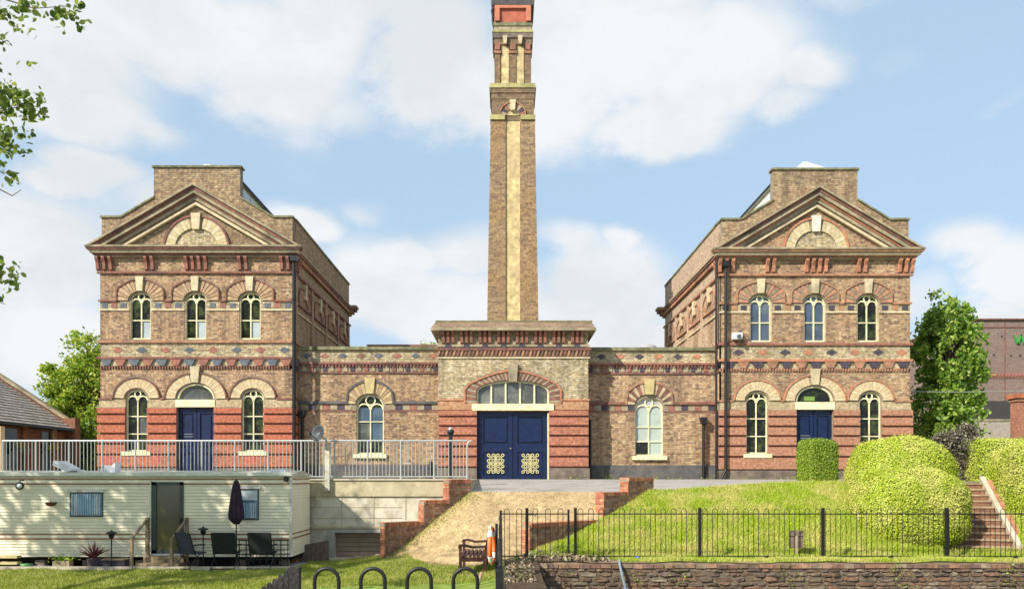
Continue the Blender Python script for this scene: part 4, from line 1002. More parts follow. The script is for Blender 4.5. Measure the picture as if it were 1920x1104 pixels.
def outbuilding():
    X0 = -20.9; root = thing('outbuilding', (X0, 33, 0), 'long low red brick outbuilding with a grey slate roof at the left edge', 'building')
    f = F(X0, 26, 0, 1, 1, 0)
    MO = brick_mat('outbuilding_brick', (.30,.12,.075), (.22,.10,.07), (.22,.16,.12), stain_amt=.4)
    MB().bx(X0 - 10, X0, 24, 38, -.1, 2.45).build('wall', MO, root)
    for i, y in enumerate((28.6, 31.5, 34.4, 36.6)):
        MB().bx(X0, X0 + .12, y, y + .35, -.1, 2.4).build('pier', MATS['brown_brick_wall'] if i % 2 else MO, root)
    for y in (30.4, 33.2, 35.9): MB().bx(X0, X0 + .03, y, y + .9, .2, 2.1).build('window', M_pane, root)
    # slates: courses laid up the slope
    slate = ramp_mat('roof_slates', [(.38,.35,.32),(.35,.32,.30),(.41,.375,.345),(.36,.335,.32)], stain=(.36,.32,.27), stain_amt=.5)
    n = 22; dx, dz = 4.9 / n, 3.2 / n
    fr_ = F(0, 38, 1, 0, 0, -1)
    for i in range(n):
        x0 = X0 + .35 - i * dx; z0 = 2.33 + i * dz
        MB().prism(fr_, [(x0, z0), (x0, z0 + .03), (x0 - dx - .1, z0 + dz + .03), (x0 - dx - .1, z0 + dz)], 0, 14).build('slate_course', slate, root)
    MB().prism(fr_, [(X0 + .1, 2.2), (X0 - 4.6, 5.3), (X0 - 9.3, 2.2)], .05, 13.9).build('roof_core', M_plinth, root)
    MB().prism(fr_, [(X0 - 4.6, 5.5), (X0 - 9.5, 2.33), (X0 - 9.5, 2.28), (X0 - 4.6, 5.45)], 0, 14).build('rear_slope', slate, root)
    # gable verge coping with its kneeler
    ex = X0 + .2
    MB().prism(fr_, [(ex, 2.52), (ex, 2.72), (X0 - 4.7, 5.90), (X0 - 4.7, 5.70)], -.35, .0).build('coping', M_stoned, root)
    MB().prism(fr_, [(ex, 2.3), (ex, 2.56), (X0 - 4.7, 5.74), (X0 - 4.7, 5.2)], -.34, .0).build('gable_wall', MO, root)
    MB().bx(ex - .35, ex + .25, 37.9, 38.4, -.1, 2.85).build('kneeler_pier', MO, root)
    MB().bx(X0 + .33, X0 + .43, 24, 38, 2.22, 2.34).build('gutter', M_black, root)
    MB().tube([(X0 + .15, 32.6, 2.3), (X0 + .15, 32.6, 0)], .09, 8).build('downpipe', M_black, root)
    for i, y in enumerate((31.1, 33.9, 36.2)):
        b = thing('hanging_basket', (X0 + .35, y, 1.2), ('leftmost', 'middle', 'rightmost')[i] + ' of three yellow flower baskets on the outbuilding wall', 'hanging basket', 'flower baskets on the outbuilding')
        MB().lathe((X0 + .35, y, 1.05), [(.05, 0), (.16, .08), (.22, .22)], 10).build('basket', M_wood, b)
        leaves('flowers', np.array([X0 + .35, y, 1.38]) + RNG.normal(0, .11, (160, 3)), .09, leaf_mat('yellow_flowers', [(.6,.5,.05),(.55,.45,.1),(.15,.22,.03)], .3), b)
    p = thing('timber_post', (X(1, 24), 24, 0), 'pale peach timber post at the far left end of the railing', 'post')
    MB().bx(X(-6, 24), X(5, 24), 23.9, 24.1, 0, Z(799, 24)).build('post', mat('peach_timber', (.62,.44,.25), .7, .1, 6), p)
outbuilding()
def store():
    D = 60; root = thing('retail_building', (X(1950, D), D, 0), 'large brown brick retail building at the right edge with a green letter sign', 'building')
    MBk = brick_mat('store_brick', (.24,.17,.145), (.20,.14,.125), (.26,.2,.17), bw=.45, bh=.15, stain=(.16,.11,.10), stain_amt=.3)
    fr = front(D); x0, x1 = X(1826, D), X(2250, D)
    MB().box(fr, x0, x1, -.1, Z(600, D), -25, 0).build('wall', MBk, root)
    MB().box(fr, x0 - .1, x1, Z(600, D), Z(597.5, D), -25, .15).build('coping', M_dkred, root)
    for px in (1884, 1962, 2040): MB().box(fr, X(px, D) - .03, X(px, D) + .03, .3, Z(602, D), 0, .03).build('joint_strip', M_dkred, root)
    band(fr, x0, x1, Z(614, D), Z(612.5, D), .05, M_dkred, root)
    for i in range(34): MB().box(fr, x0 + i * .26, x0 + i * .26 + .15, Z(705, D), Z(699, D), 0, .06).build('dentil', mat('store_red', (.34,.14,.11), .8), root)
    band(fr, x0, x1, Z(709, D), Z(706, D), .04, M_dkred, root)
    for px, py in ((1863, 665), (1895, 666), (1878, 630), (1912, 666)): MB().box(fr, X(px, D) - .06, X(px, D) + .06, Z(py, D) - .06, Z(py, D) + .06, 0, .05).build('vent_brick', M_blued, root)
    g = mat('green_sign_letter', (.05,.30,.05), .5, .05, 3)
    sx, sy, s, h = X(1899, D), Z(645, D), 1.0, .68     # the letter W
    pts = [(0,1),(.2,1),(.36,.32),(.5,.92),(.64,.92),(.78,.32),(.94,1),(1.14,1),(.88,0),(.68,0),(.57,.55),(.46,0),(.26,0)]
    m = MB()
    for q in ([(0,1),(.15,1),(.40,0),(.27,0)], [(.27,0),(.40,0),(.63,1),(.51,1)], [(.51,1),(.63,1),(.87,0),(.74,0)], [(.74,0),(.87,0),(1.14,1),(.99,1)]):
        m.prism(fr, [(sx + a * s, sy + b * h) for a, b in q], .02, .12)
    m.build('sign_letter', g, root)
    D = 42; w = thing('boundary_wall', (X(1870, D), D, 0), 'pale grey rendered wall topped by a dark mesh fence in front of the retail building', 'wall')
    MB().bx(X(1790, D), X(1960, D), D, D + .3, -.1, Z(789, D)).build('wall', mat('grey_render', (.36,.31,.26), .9, .15, 5, .3), w)
    MB().bx(X(1790, D), X(1960, D), D - .04, D + .34, Z(789, D), Z(785.5, D)).build('coping', M_stoned, w)
    MB().bx(X(1790, D), X(1905, D), D + .1, D + .14, Z(785, D), Z(751, D)).build('dark_screen', mat('dark_screen', (.05,.048,.05), .7, .1, 8), w)
    p = thing('brick_gate_pier', (X(1917, 38), 38, 0), 'red brick pier with a projecting cap at the right edge below the retail sign', 'pier')
    MB().bx(X(1909, 38), X(1932, 38), 38, 38.6, -.1, Z(752, 38)).build('shaft', brick_mat('pier_brick', (.40,.16,.10), (.33,.13,.09), (.3,.2,.15)), p)
    MB().bx(X(1907, 38), X(1934, 38), 37.94, 38.66, Z(752, 38), Z(746, 38)).build('necking', M_orbrown, p)
    MB().bx(X(1904, 38), X(1937, 38), 37.86, 38.74, Z(746, 38), Z(738, 38)).build('cap', M_redb, p)
    c = thing('overhead_cable', (X(1707, 33), 33, 4.2), 'thin cable strung from the right pavilion across the tree', 'cable')
    MB().tube([(X(1705, 31), 31, Z(733.5, 31)), (X(1750, 31.2), 31.2, Z(734.5, 31.2)), (X(1800, 31.4), 31.4, Z(734.8, 31.4)), (X(1925, 32), 32, Z(733, 32))], .018, 5).build('cable', mat('grey_cable', (.3,.3,.28), .6), c)
store()

# ================================================================ TREES
bark = mat('bark', (.12,.09,.06), .95, .3, 12, .6)
def crown_pts(c, r, nclump, per, cl, seed, hollow=.45, sx=1.0):
    g = np.random.default_rng(seed); v = g.normal(size=(nclump, 3)); v /= np.linalg.norm(v, axis=1)[:, None]
    rad = hollow + (1 - hollow) * g.uniform(0, 1, nclump) ** .5
    rad *= 1 + .22 * np.sin(v[:, 0] * 5 + seed) * np.cos(v[:, 2] * 4 + seed) + g.normal(0, .07, nclump)
    C = np.array(c) + v * rad[:, None] * np.array(r)
    P = np.repeat(C, per, axis=0) + g.normal(0, 1, (nclump * per, 3)) * cl * np.repeat(g.uniform(.6, 1.3, nclump), per)[:, None]
    return C, P
def tree(name, base, parts, leaf, m, label, trunk_r=.16, seed=1, trunk_top=None):
    root = thing(name, base, label, 'tree'); mb = MB(); b = Vector(base)
    tt = Vector(trunk_top) if trunk_top else b + Vector((0, 0, parts[0][0][2] - b[2]))
    mid = (b + tt) / 2 + Vector((.08, .05, 0)); mb.tube([b, mid, tt], [trunk_r, trunk_r * .8, trunk_r * .5], 10)
    mb.build('trunk', bark, root, smooth=True)
    P = []; lm = MB(); g = random.Random(seed)
    for (c, r, nc, per, cl) in parts:
        C, Q = crown_pts(c, r, nc, per, cl, seed + len(P)); P.append(Q)
        for q in C[:: max(1, len(C) // 14)]:
            q = Vector(q); s = b.lerp(tt, g.uniform(.45, .98)); lm.tube([s, s.lerp(q, .5) + Vector((g.uniform(-.2,.2), g.uniform(-.2,.2), .1)), q], [trunk_r * .3, trunk_r * .18, trunk_r * .05], 5)
    lm.build('limbs', bark, root)
    leaves('crown', np.concatenate(P), leaf, m, root, kind='stuff')
    return root
LT = leaf_mat('bright_tree_leaves', [(.12,.22,.02),(.26,.40,.04),(.44,.54,.06),(.58,.60,.10)], .5)
H_green_s = leaf_mat('shrub_leaves', [(.08,.17,.02),(.18,.30,.04),(.34,.44,.06),(.12,.21,.03)], .4)
LR = leaf_mat('mid_tree_leaves', [(.08,.17,.02),(.19,.34,.04),(.36,.52,.08),(.64,.72,.2)], .55)
D = 41
tree('broadleaf_tree', (X(165, D), D, 0), [((X(168, D), D, Z(735, D)), (1.7, 1.6, 2.9), 90, 80, .24), ((X(115, D), D - .5, Z(765, D)), (1.3, 1.2, 1.2), 50, 80, .2), ((X(110, D), D, Z(800, D)), (1.6, 1.2, .9), 40, 80, .2), ((X(200, D), D, Z(700, D)), (1.2, 1.2, 2.0), 40, 80, .22), ((X(95, D), D, Z(690, D)), (.5, .3, .16), 8, 50, .09), ((X(112, D), D, Z(705, D)), (.5, .4, .3), 10, 60, .12)], .17, LT, 'bright green broadleaf tree between the outbuilding and the left pavilion', .2, 3)
D = 32.6
tree('broadleaf_tree', (X(1778, D), D, 0), [((X(1778, D), D, Z(665, D)), (1.3, 1.1, 2.05), 150, 55, .14), ((X(1772, D), D, Z(765, D)), (1.25, 1.1, 1.3), 95, 55, .15), ((X(1828, D), D, Z(690, D)), (.45, .45, .8), 18, 45, .13), ((X(1750, D), D, Z(608, D)), (.42, .4, .5), 14, 55, .12), ((X(1795, D), D, Z(592, D)), (.36, .36, .6), 14, 55, .11), ((X(1835, D), D, Z(760, D)), (.3, .4, .4), 10, 45, .1)], .17, LR, 'dense dark and light green tree between the right pavilion and the retail building', .18, 9)
D = 32
tree('shrub', (X(1735, D), D, 0), [((X(1733, D), D, Z(812, D)), (.75, .5, .5), 34, 60, .10)], .1, H_green_s, 'low bright green shrub at the foot of the tree behind the huge hedge', .05, 31)
D = 40
tree('shrub', (X(160, D), D, 0), [((X(140, D), D, Z(845, D)), (1.0, .8, 1.5), 50, 80, .18), ((X(178, D), D, Z(840, D)), (.9, .8, 1.4), 50, 80, .18)], .15, H_green_s, 'dense green shrub filling the gap behind the railing left of the left pavilion', .08, 33)
D = 55
tree('broadleaf_tree', (X(806, D), D, 0), [((X(806, D), D, Z(668, D)), (.7, .6, .9), 30, 60, .2)], .2, LT, 'green treetop just showing left of the central cornice', .15, 21)
# near tree: its trunk stands outside the frame on the left, its branch tips reach in
def near_tree():
    base = Vector((-13.6, 11.5, -2.2)); root = thing('lime_tree', base, 'near broadleaf tree whose leafy branch tips hang in at the upper left edge', 'tree')
    MB().tube([base, base + Vector((.1, .1, 4)), base + Vector((.3, 0, 8)), base + Vector((.2, .2, 12))], [.42, .34, .25, .1], 12).build('trunk', bark, root, smooth=True)
    m = leaf_mat('near_leaves', [(.08,.15,.02),(.14,.22,.03),(.24,.32,.05),(.34,.38,.08)], .55)
    P = []; lm = MB()
    C, Q = crown_pts((-15.4, 10.6, 8.6), (3.0, 2.6, 2.6), 30, 60, .30, 5, .3); P.append(Q)
    C2, Q2 = crown_pts((-17.3, 13.6, 7.1), (4.6, 1.9, 1.7), 85, 70, .32, 6, .3); P.append(Q2)
    for q in list(C[::9]) + list(C2[::9]):
        q = Vector(q); s = base + Vector((.2, 0, random.uniform(4, 10))); lm.tube([s, s.lerp(q, .5) + Vector((0, 0, .4)), q], [.12, .07, .02], 6)
    # visible tips
    D = 11.5; k = D / FP
    tips = [((-40, -20), (60, 5), (150, 25), 46, 26, 13), ((-40, 10), (10, 20), (20, 28), 14, 12, 9), ((-40, 40), (4, 72), (12, 74), 9, 3, 3), ((-20, 120), (0, 126), (8, 128), 6, 4, 4),
            ((-60, 150), (10, 195), (58, 205), 60, 24, 17), ((-60, 180), (20, 215), (84, 188), 22, 7, 6), ((-50, 230), (0, 255), (28, 268), 44, 18, 20), ((-30, 290), (8, 322), (36, 326), 10, 9, 9),
            ((-50, 480), (-5, 505), (26, 498), 34, 13, 12), ((-40, 330), (18, 360), (52, 358), 0, 1, 1), ((-30, 555), (-4, 562), (2, 565), 5, 3, 3)]
    for a, b, c_, n, sx, sy in tips:
        pts = [(X(p[0] - 8, D), D + random.uniform(-.2, .2), Z(p[1], D)) for p in (a, b, c_)]
        lm.tube([(-11.2, 11.6, pts[0][2] + 1.0), *pts], [.03, .014, .008, .004], 5)
        if n:
            n = max(3, int(n * .75)); t = RNG.uniform(.35, 1, n) if n > 20 else RNG.uniform(.6, 1, n)
            A, B, Cc = map(np.array, pts); cc = np.outer((1-t)**2, A) + np.outer(2*t*(1-t), B) + np.outer(t**2, Cc)
            cc = cc + RNG.normal(0, 1, (n, 3)) * np.array([sx * k * .8, .25, sy * k * .9])
            Pq = np.repeat(cc, 5, axis=0) + RNG.normal(0, 1, (n * 5, 3)) * .045; P.append(Pq)
    lm.build('limbs', bark, root)
    leaves('crown', np.concatenate(P[2:]), .085, m, root, kind='stuff', aspect=.75)
    leaves('outer_crown', np.concatenate(P[:2]), .17, m, root, kind='stuff', aspect=.75)
near_tree()

# ================================================================ HEDGES
def sell(n, c, r, e, seed, rot=0, zmin=None, lump=.06):
    """points and normals on a rounded box (super-ellipsoid) with a lumpy surface"""
    g = np.random.default_rng(seed); v = g.normal(size=(n, 3)); v /= np.linalg.norm(v, axis=1)[:, None]
    q = (np.abs(v) ** e).sum(1) ** (-1 / e); p = v * q[:, None]
    nn = np.sign(p) * np.abs(p) ** (e - 1) / np.array(r); nn /= np.linalg.norm(nn, axis=1)[:, None]
    s = 1 + lump * (np.sin(p[:, 0]*5 + seed) * np.sin(p[:, 1]*4 + 1.3*seed) + .6 * np.sin(p[:, 2]*7 + p[:, 0]*6)) 
    p = p * np.array(r) * s[:, None] + nn * np.where(g.uniform(0, 1, n) < .03, g.uniform(.02, .10, n), g.normal(0, .022, n))[:, None]
    cr, sr = math.cos(rot), math.sin(rot); R = np.array([[cr, -sr, 0], [sr, cr, 0], [0, 0, 1]]); p = p @ R.T; nn = nn @ R.T
    return p + np.array(c), nn
def core(c, r, e, rot, m, root, name='hedge_core', seed=0, lump=.06):
    n, k = 28, 18; V = []; Fc = []
    for j in range(k + 1):
        th = math.pi * j / k
        for i in range(n):
            a = 2*math.pi*i/n; v = np.array([math.sin(th)*math.cos(a), math.sin(th)*math.sin(a), math.cos(th)]); q = (np.abs(v)**e).sum() ** (-1/e); p = v * q
            s = 1 + lump * (math.sin(p[0]*5 + seed) * math.sin(p[1]*4 + 1.3*seed) + .6 * math.sin(p[2]*7 + p[0]*6)); p = p * np.array(r) * .965 * s
            V.append((c[0] + p[0]*math.cos(rot) - p[1]*math.sin(rot), c[1] + p[0]*math.sin(rot) + p[1]*math.cos(rot), c[2] + p[2]))
    for j in range(k):
        for i in range(n): Fc.append((j*n+i, j*n+(i+1)%n, (j+1)*n+(i+1)%n, (j+1)*n+i))
    me = bpy.data.meshes.new(name); me.from_pydata(V, [], Fc); me.materials.append(m)
    o = bpy.data.objects.new(name, me); COL.objects.link(o); adopt(o, root); return o
H_gold = leaf_mat('golden_hedge_leaves', [(.22,.34,.025),(.40,.50,.035),(.52,.58,.06),(.44,.53,.04)], .2, patch=(.64,.62,.18), pscale=1.3)
H_green = leaf_mat('green_hedge_leaves', [(.12,.24,.025),(.25,.38,.03),(.42,.50,.06),(.16,.28,.02)], .35)
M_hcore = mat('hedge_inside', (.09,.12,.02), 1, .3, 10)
def hedge(name, base, lobes, m, label, leaf=.04):
    root = thing(name, base, label, 'hedge')
    for i, (c, r, e, n, rot, sd) in enumerate(lobes):
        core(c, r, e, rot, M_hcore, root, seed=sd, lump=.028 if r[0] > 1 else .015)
        p, nn = sell(int(n * 1.5), c, r, e, sd, rot, lump=.028 if r[0] > 1 else .015); k = p[:, 2] > np.where(p[:, 1] < 22.8, gz(p[:, 0], p[:, 1]), -.2) - .12
        leaves('foliage', p[k], leaf, m, root, kind='stuff', normals=nn[k], aspect=.6)
    return root
hedge('clipped_hedge', (11, 22, -1), [((X(1686, 22.4), 22.4, -.25), (1.30, 1.2, 1.43), 2.8, 80000, .0, 3), ((X(1701, 20.8), 20.8, -.76), (1.33, 1.1, 1.05), 3.2, 70000, 0, 8)], H_gold, 'huge rounded golden green hedge in two swelling lobes left of the steps')
hedge('clipped_hedge', (9.8, 25, 0), [((X(1537, 25), 25.2,   .47), (.48, .42, .75), 9, 26000, .2, 5)], H_green, 'small square clipped green hedge in front of the right pavilion door')
hedge('clipped_hedge', (15.5, 23.5, -1), [((15.55, 24.7, -.05), (1.68, 1.9, 1.27), 5, 60000, .0, 12), ((15.3, 21.9, -.75), (1.75, 2.0, 1.75), 4, 90000, -.26, 14)], H_gold, 'tall golden green hedge running up the right side of the steps')
def ivy():
    D = 24.3; root = thing('ivy_stump', (X(1785, D), D, 0), 'grey brown ivy covered stump leaning between the two golden hedges', 'stump')
    m = leaf_mat('dry_ivy', [(.05,.04,.025),(.20,.17,.12),(.09,.075,.045),(.36,.32,.26)], .1)
    pts = []
    path = [(1812, 895), (1800, 860), (1785, 835), (1770, 828), (1757, 830)]; path2 = [(1785, 835), (1795, 815), (1810, 805), (1822, 812)]
    W = [(.38), (.42), (.40), (.32), (.16)]
    MB().tube([(X(a, D), D + .2, Z(b, D)) for a, b in [(1816, 925)] + path], [.42, .36, .36, .34, .28, .1], 10).build('stump', mat('dark_stump', (.045,.035,.025), 1, .3, 8, .5), root)
    for (a, b), w in zip(path, W): pts.append(np.array([X(a, D), D, Z(b, D)]) + RNG.normal(0, 1, (1400, 3)) * np.array([w*.42, w*.5, w*.42]))
    for a, b in path2: pts.append(np.array([X(a, D), D, Z(b, D)]) + RNG.normal(0, 1, (500, 3)) * .09)
    leaves('ivy', np.concatenate(pts), .07, m, root, kind='stuff')
ivy()
# ================================================================ STEPS
def steps():
    root = thing('garden_steps', (12, 20, -1.8), 'flight of brown brick garden steps climbing between the golden hedges', 'steps')
    n = 11; A = Vector((12.73, 20.0, -1.80)); B = Vector((13.45, 22.8, -.08)); dirv = Vector((B.x - A.x, B.y - A.y, 0)).normalized(); nrm = Vector((dirv.y, -dirv.x, 0))
    run = (Vector((B.x, B.y, 0)) - Vector((A.x, A.y, 0))).length / n; rise = (B.z - A.z) / n
    mr = brick_mat('step_riser', (.26,.13,.075), (.20,.10,.06), (.2,.13,.09), stain_amt=.4); mt = mat('worn_step_nosing', (.36,.25,.16), .9, .2, 6, .4)
    for i in range(n):
        p = A + dirv * run * i; f = F(p.x, p.y, -nrm.x, -nrm.y, -dirv.x, -dirv.y); z0 = A.z + rise * i
        s = MB().box(f, 0, 1.75, z0 - .4, z0 + rise - .04, -run * 1.2, 0).build('step', mr, root)
        MB().box(f, -.0, 1.75, z0 + rise - .04, z0 + rise, -run * 1.1, .03).build('tread', mt, s)
    # raked edging: stone string with red bricks
    for i in range(15):
        t0, t1 = i / 15, (i + .93) / 15; a = A.lerp(B, t0); b = A.lerp(B, t1); m = kb
        off = nrm * .02; w = nrm * .13; mb = MB(); up = Vector((0, 0, .20)); dn = Vector((0, 0, -.25))
        q = [a + off + dn, a + off + w + dn, a + off + w + up, a + off + up, b + off + dn, b + off + w + dn, b + off + w + up, b + off + up]
        mb.hexa([tuple(v) for v in q]); mb.build('edging', m, root)
        if i in (3, 4, 5, 8, 9, 10, 12, 13):
            m2_ = MB(); m2_.hexa([tuple(v + w * .92 + Vector((0, 0, .015))) for v in q]); m2_.build('edging_brick', M_orange, root)
steps()
# ================================================================ STEPPED BRICK WALLS
def unit_brick(name, m):
    mb = MB(); mb.hexa([(0,-1,0),(1,-1,0),(1,-1,1),(0,-1,1),(0,0,0),(1,0,0),(1,0,1),(0,0,1)]); return mb.mesh(name, m)
BR_A = unit_brick('brick', ramp_mat('garden_brick', [(.36,.19,.12),(.30,.15,.095),(.42,.23,.14),(.26,.14,.10),(.38,.24,.15),(.33,.2,.15)], island=False, stain=(.14,.09,.06), stain_amt=.3))
BR_R = unit_brick('coping_brick', ramp_mat('coping_brick', [(.50,.20,.11),(.44,.16,.09),(.54,.25,.14),(.40,.15,.09)], island=False, stain=(.2,.1,.07), stain_amt=.25))
def stepped(P0, P1, segs, label, name='stepped_wall', th=.30):
    """P0 top/back end, P1 low/front end; segs: (t0, t1, ztop)"""
    a = Vector((P0[0], P0[1], 0)); b = Vector((P1[0], P1[1], 0)); L = (b - a).length; d = (b - a) / L   # towards the viewer
    n = Vector((-d.y, d.x, 0))        # right-hand visible side
    if n.y > 0: n = -n
    root = thing(name, (a.x, a.y, -.3), label, 'wall')
    fs = F(a.x, a.y, d.x, d.y, n.x, n.y)
    rz = math.atan2(d.y, d.x)
    for (t0, t1, zt) in segs:
        s0, s1 = t0 * L, t1 * L
        zb = min(float(gz(*(a + d * s1 + n * .1).to_2d())), -.4) - .3
        MB().box(fs, s0, s1, zb, zt - .02, -th, 0).build('wall_core', M_mort, root)
        # long face bricks
        k = 0; z = zt - .09
        while z > zb:
            u = s0 - (.1125 if k % 2 else 0)
            while u < s1:
                ua, ub = max(u, s0), min(u + .215, s1)
                pm = a + d * ((ua + ub) / 2) + n * .05
                if ub - ua > .04 and z + .065 > float(gz(pm.x, pm.y)) - .05:
                    o = a + d * ub; 
                    inst('brick', BR_A, (o.x, o.y, z - .07), rz + math.pi, (ub - ua, random.uniform(.006, .012), .065), root)
                u += .225
            z -= .075; k += 1
        # end face bricks (towards the viewer, brighter coping brick paints their sunlight in)
        fe = a + d * s1; ee = -n; re = math.atan2((n).y, (n).x)
        z = zt - .09; k = 0
        while z > zb:
            if z + .065 > float(gz(fe.x, fe.y)) - .05:
                spl = [(0, th)] if k % 2 == 0 else [(0, th * .5 - .005), (th * .5 + .005, th)]
                for q0, q1 in spl:
                    st = fe - n * (th - q0); inst('brick', BR_R, (st.x, st.y, z - .07), re, (q1 - q0, random.uniform(.006, .012), .065), root)
            z -= .075; k += 1
        # brick-on-edge coping
        m = int((s1 - s0 + .03) / .078)
        for i in range(m):
            o = a + d * (s0 + i * .078 + .072) + n * .02
            inst('coping_brick', BR_R, (o.x, o.y, zt - .09 + random.uniform(-.003, .003)), rz + math.pi, (.070, -(th + .04), .105), root)
    return root
def tx(P0, P1, px):   # parameter along the wall where it crosses picture column px
    q = (px - VX) / FP; dx, dy = P1[0] - P0[0], P1[1] - P0[1]
    return (q * P0[1] - P0[0]) / (dx - q * dy)
t1, t2 = tx(LW0, LW1, 842), tx(LW0, LW1, 795)
yy = lambda P0, P1, t: P0[1] + (P1[1] - P0[1]) * t
stepped(LW0, LW1, [(0, t1, Z(899, yy(LW0, LW1, t1/2))), (t1, t2, Z(938, yy(LW0, LW1, (t1+t2)/2))), (t2, 1, Z(980, yy(LW0, LW1, .9)))], 'left stepped red brick wall descending beside the ramp below the railing')
t1, t2 = tx(RW0, RW1, 1178), tx(RW0, RW1, 1132)
stepped(RW0, RW1, [(0, t1, Z(896, yy(RW0, RW1, t1/2))), (t1, t2, Z(923, yy(RW0, RW1, (t1+t2)/2))), (t2, 1, Z(980, yy(RW0, RW1, .85)))], 'right stepped red brick wall between the dirt ramp and the grass bank')

# ================================================================ RETAINING WALL WITH GARAGE
def retaining():
    D = 22.86; fr = front(D); u = lambda p: X(p, D); z = lambda p: Z(p, D)
    root = thing('retaining_wall', (-6, D, -2.3), 'stained concrete retaining wall with a low brown door below the railing', 'wall')
    op = Op((u(628) + u(720)) / 2, (u(720) - u(628)) / 2, -2.5, z(998), 0)
    wall_slab(fr, -16.9, -1.1, -2.5, z(930), [op], mat('painted_block', (.62,.57,.45), .9, .12, 2.5, .2, dirt=(.34,.29,.19), dscale=1.7), root)
    MB().box(fr, -16.9, -1.12, z(930), z(900), -.3, .05).build('fascia_beam', M_concrete, root)
    MB().box(fr, -16.9, -1.12, z(900), z(897), -.3, .09).build('coping', mat('pale_coping', (.50,.44,.34), .85, .1, 5), root)
    for px in (583, 640, 700, 760): MB().box(fr, u(px), u(px) + .02, z(996), z(931), 0, .012).build('panel_joint', M_concrete, root)
    for py in (950, 970): MB().box(fr, -7, -3.0, z(py + .7), z(py), 0, .012).build('panel_joint', M_concrete, root)
    MB().box(fr, u(585), u(724), z(990), z(986), 0, .06).build('string_course', M_concrete, root)
    MB().box(fr, u(614), u(628), -2.4, z(992), 0, .06).box(fr, u(628), u(722), z(998), z(991), 0, .05).build('door_surround', mat('grey_surround', (.36,.35,.30), .9, .1, 4), root)
    dm = mat('brown_door', (.235,.17,.115), .7, .12, 3)
    dd = MB().box(fr, u(628), u(720), -2.4, z(998), -.2, -.14).build('garage_door', dm, root)
    for i in range(6):
        z0 = -2.3 + i * (z(999) + 2.3) / 6; MB().box(fr, u(629), u(719), z0 + .01, z0 + (z(999) + 2.3) / 6 - .01, -.14, -.12).build('door_panel', dm, dd)
    MB().box(fr, u(725), u(765), -2.3, z(975), 0.0, .03).build('recess_panel', M_white, root)
    g = thing('low_side_gate', (X(588, 22), 22, -2.3), 'low dark brown board gate with an orange brick pier at the caravan corner', 'gate')
    MB().bx(X(547, 21.9), X(558, 21.9), 21.85, 22.05, -2.4, Z(1022, 21.9)).build('pier', M_orange, g)
    x0, x1 = X(560, 22), X(617, 22)
    for i in range(7):
        a = x0 + (x1 - x0) * i / 7; MB().prism(front(22), [(a, -2.3), (a + .115, -2.3), (a + .115, Z(1021 - i*1.4, 22)), (a, Z(1021.6 - i*1.4, 22))], 0, .03).build('board', mat('dark_board', (.15,.11,.085), .85, .25, 8), g)
retaining()

# ================================================================ TERRACE RAILING
UNIT = MB().bx(-.5, .5, -.5, .5, 0, 1).mesh('bar', M_galv)
CYL = MB().lathe((0, 0, 0), [(1, 0), (1, 1)], 8).mesh('round_bar', M_galv)
CYLB = MB().lathe((0, 0, 0), [(1, 0), (1, 1)], 8).mesh('black_bar', M_black)
def railing():
    D = 22.98; root = thing('terrace_railing', (-8, D, 0), 'long galvanised steel railing along the terrace edge above the caravan', 'railing')
    x0, x1 = X(5, D), X(876, D); zt = 1.13; n = 14; w = (x1 - x0) / n
    for i in range(n):
        inst('post', CYL, (x0 + i*w, D, 0), 0, (.028, .028, zt), root)
        MB().tube([(x0 + i*w, D, zt), (x0 + (i+1)*w, D, zt)], .026, 8).build('top_rail', M_galv, root)
        MB().bx(x0 + i*w, x0 + (i+1)*w, D - .015, D + .015, .09, .12).build('bottom_rail', M_galv, root)
        for k in range(1, 9): inst('baluster', CYL, (x0 + i*w + k*w/9, D, .12), 0, (.011, .011, zt - .13), root)
    MB().tube([(x1, D, 0), (x1, D, zt - .12), (x1 + .04, D, zt - .03), (x1 + .12, D, zt)], .028, 8).build('post', M_galv, root)
railing()
def lamp(px, y0, D, label):
    root = thing('bollard_lamp', (X(px, D), D, 0), label, 'lamp')
    zt = Z(y0, D); MB().tube([(X(px, D), D, 0), (X(px, D), D, zt - .15)], .06, 10).build('post', M_black, root)
    MB().ball((X(px, D), D, zt - .06), .11, 8).build('lamp_head', M_black, root, smooth=True)
    MB().ball((X(px, D) - .01, D - .03, zt + .03), .06, 6).build('cap', mat('pale_cap', (.6,.6,.6), .3), root, smooth=True)
lamp(845, 806, 25, 'slim black bollard lamp behind the railing left of the blue doors')
b = thing('short_bollard', (X(808, 25), 25, 0), 'short black bollard behind the railing below the left wing', 'bollard')
MB().lathe((X(808, 25), 25, 0), [(.07, 0), (.065, .5), (.05, .56), (.01, .58)], 10).build('bollard', M_black, b)

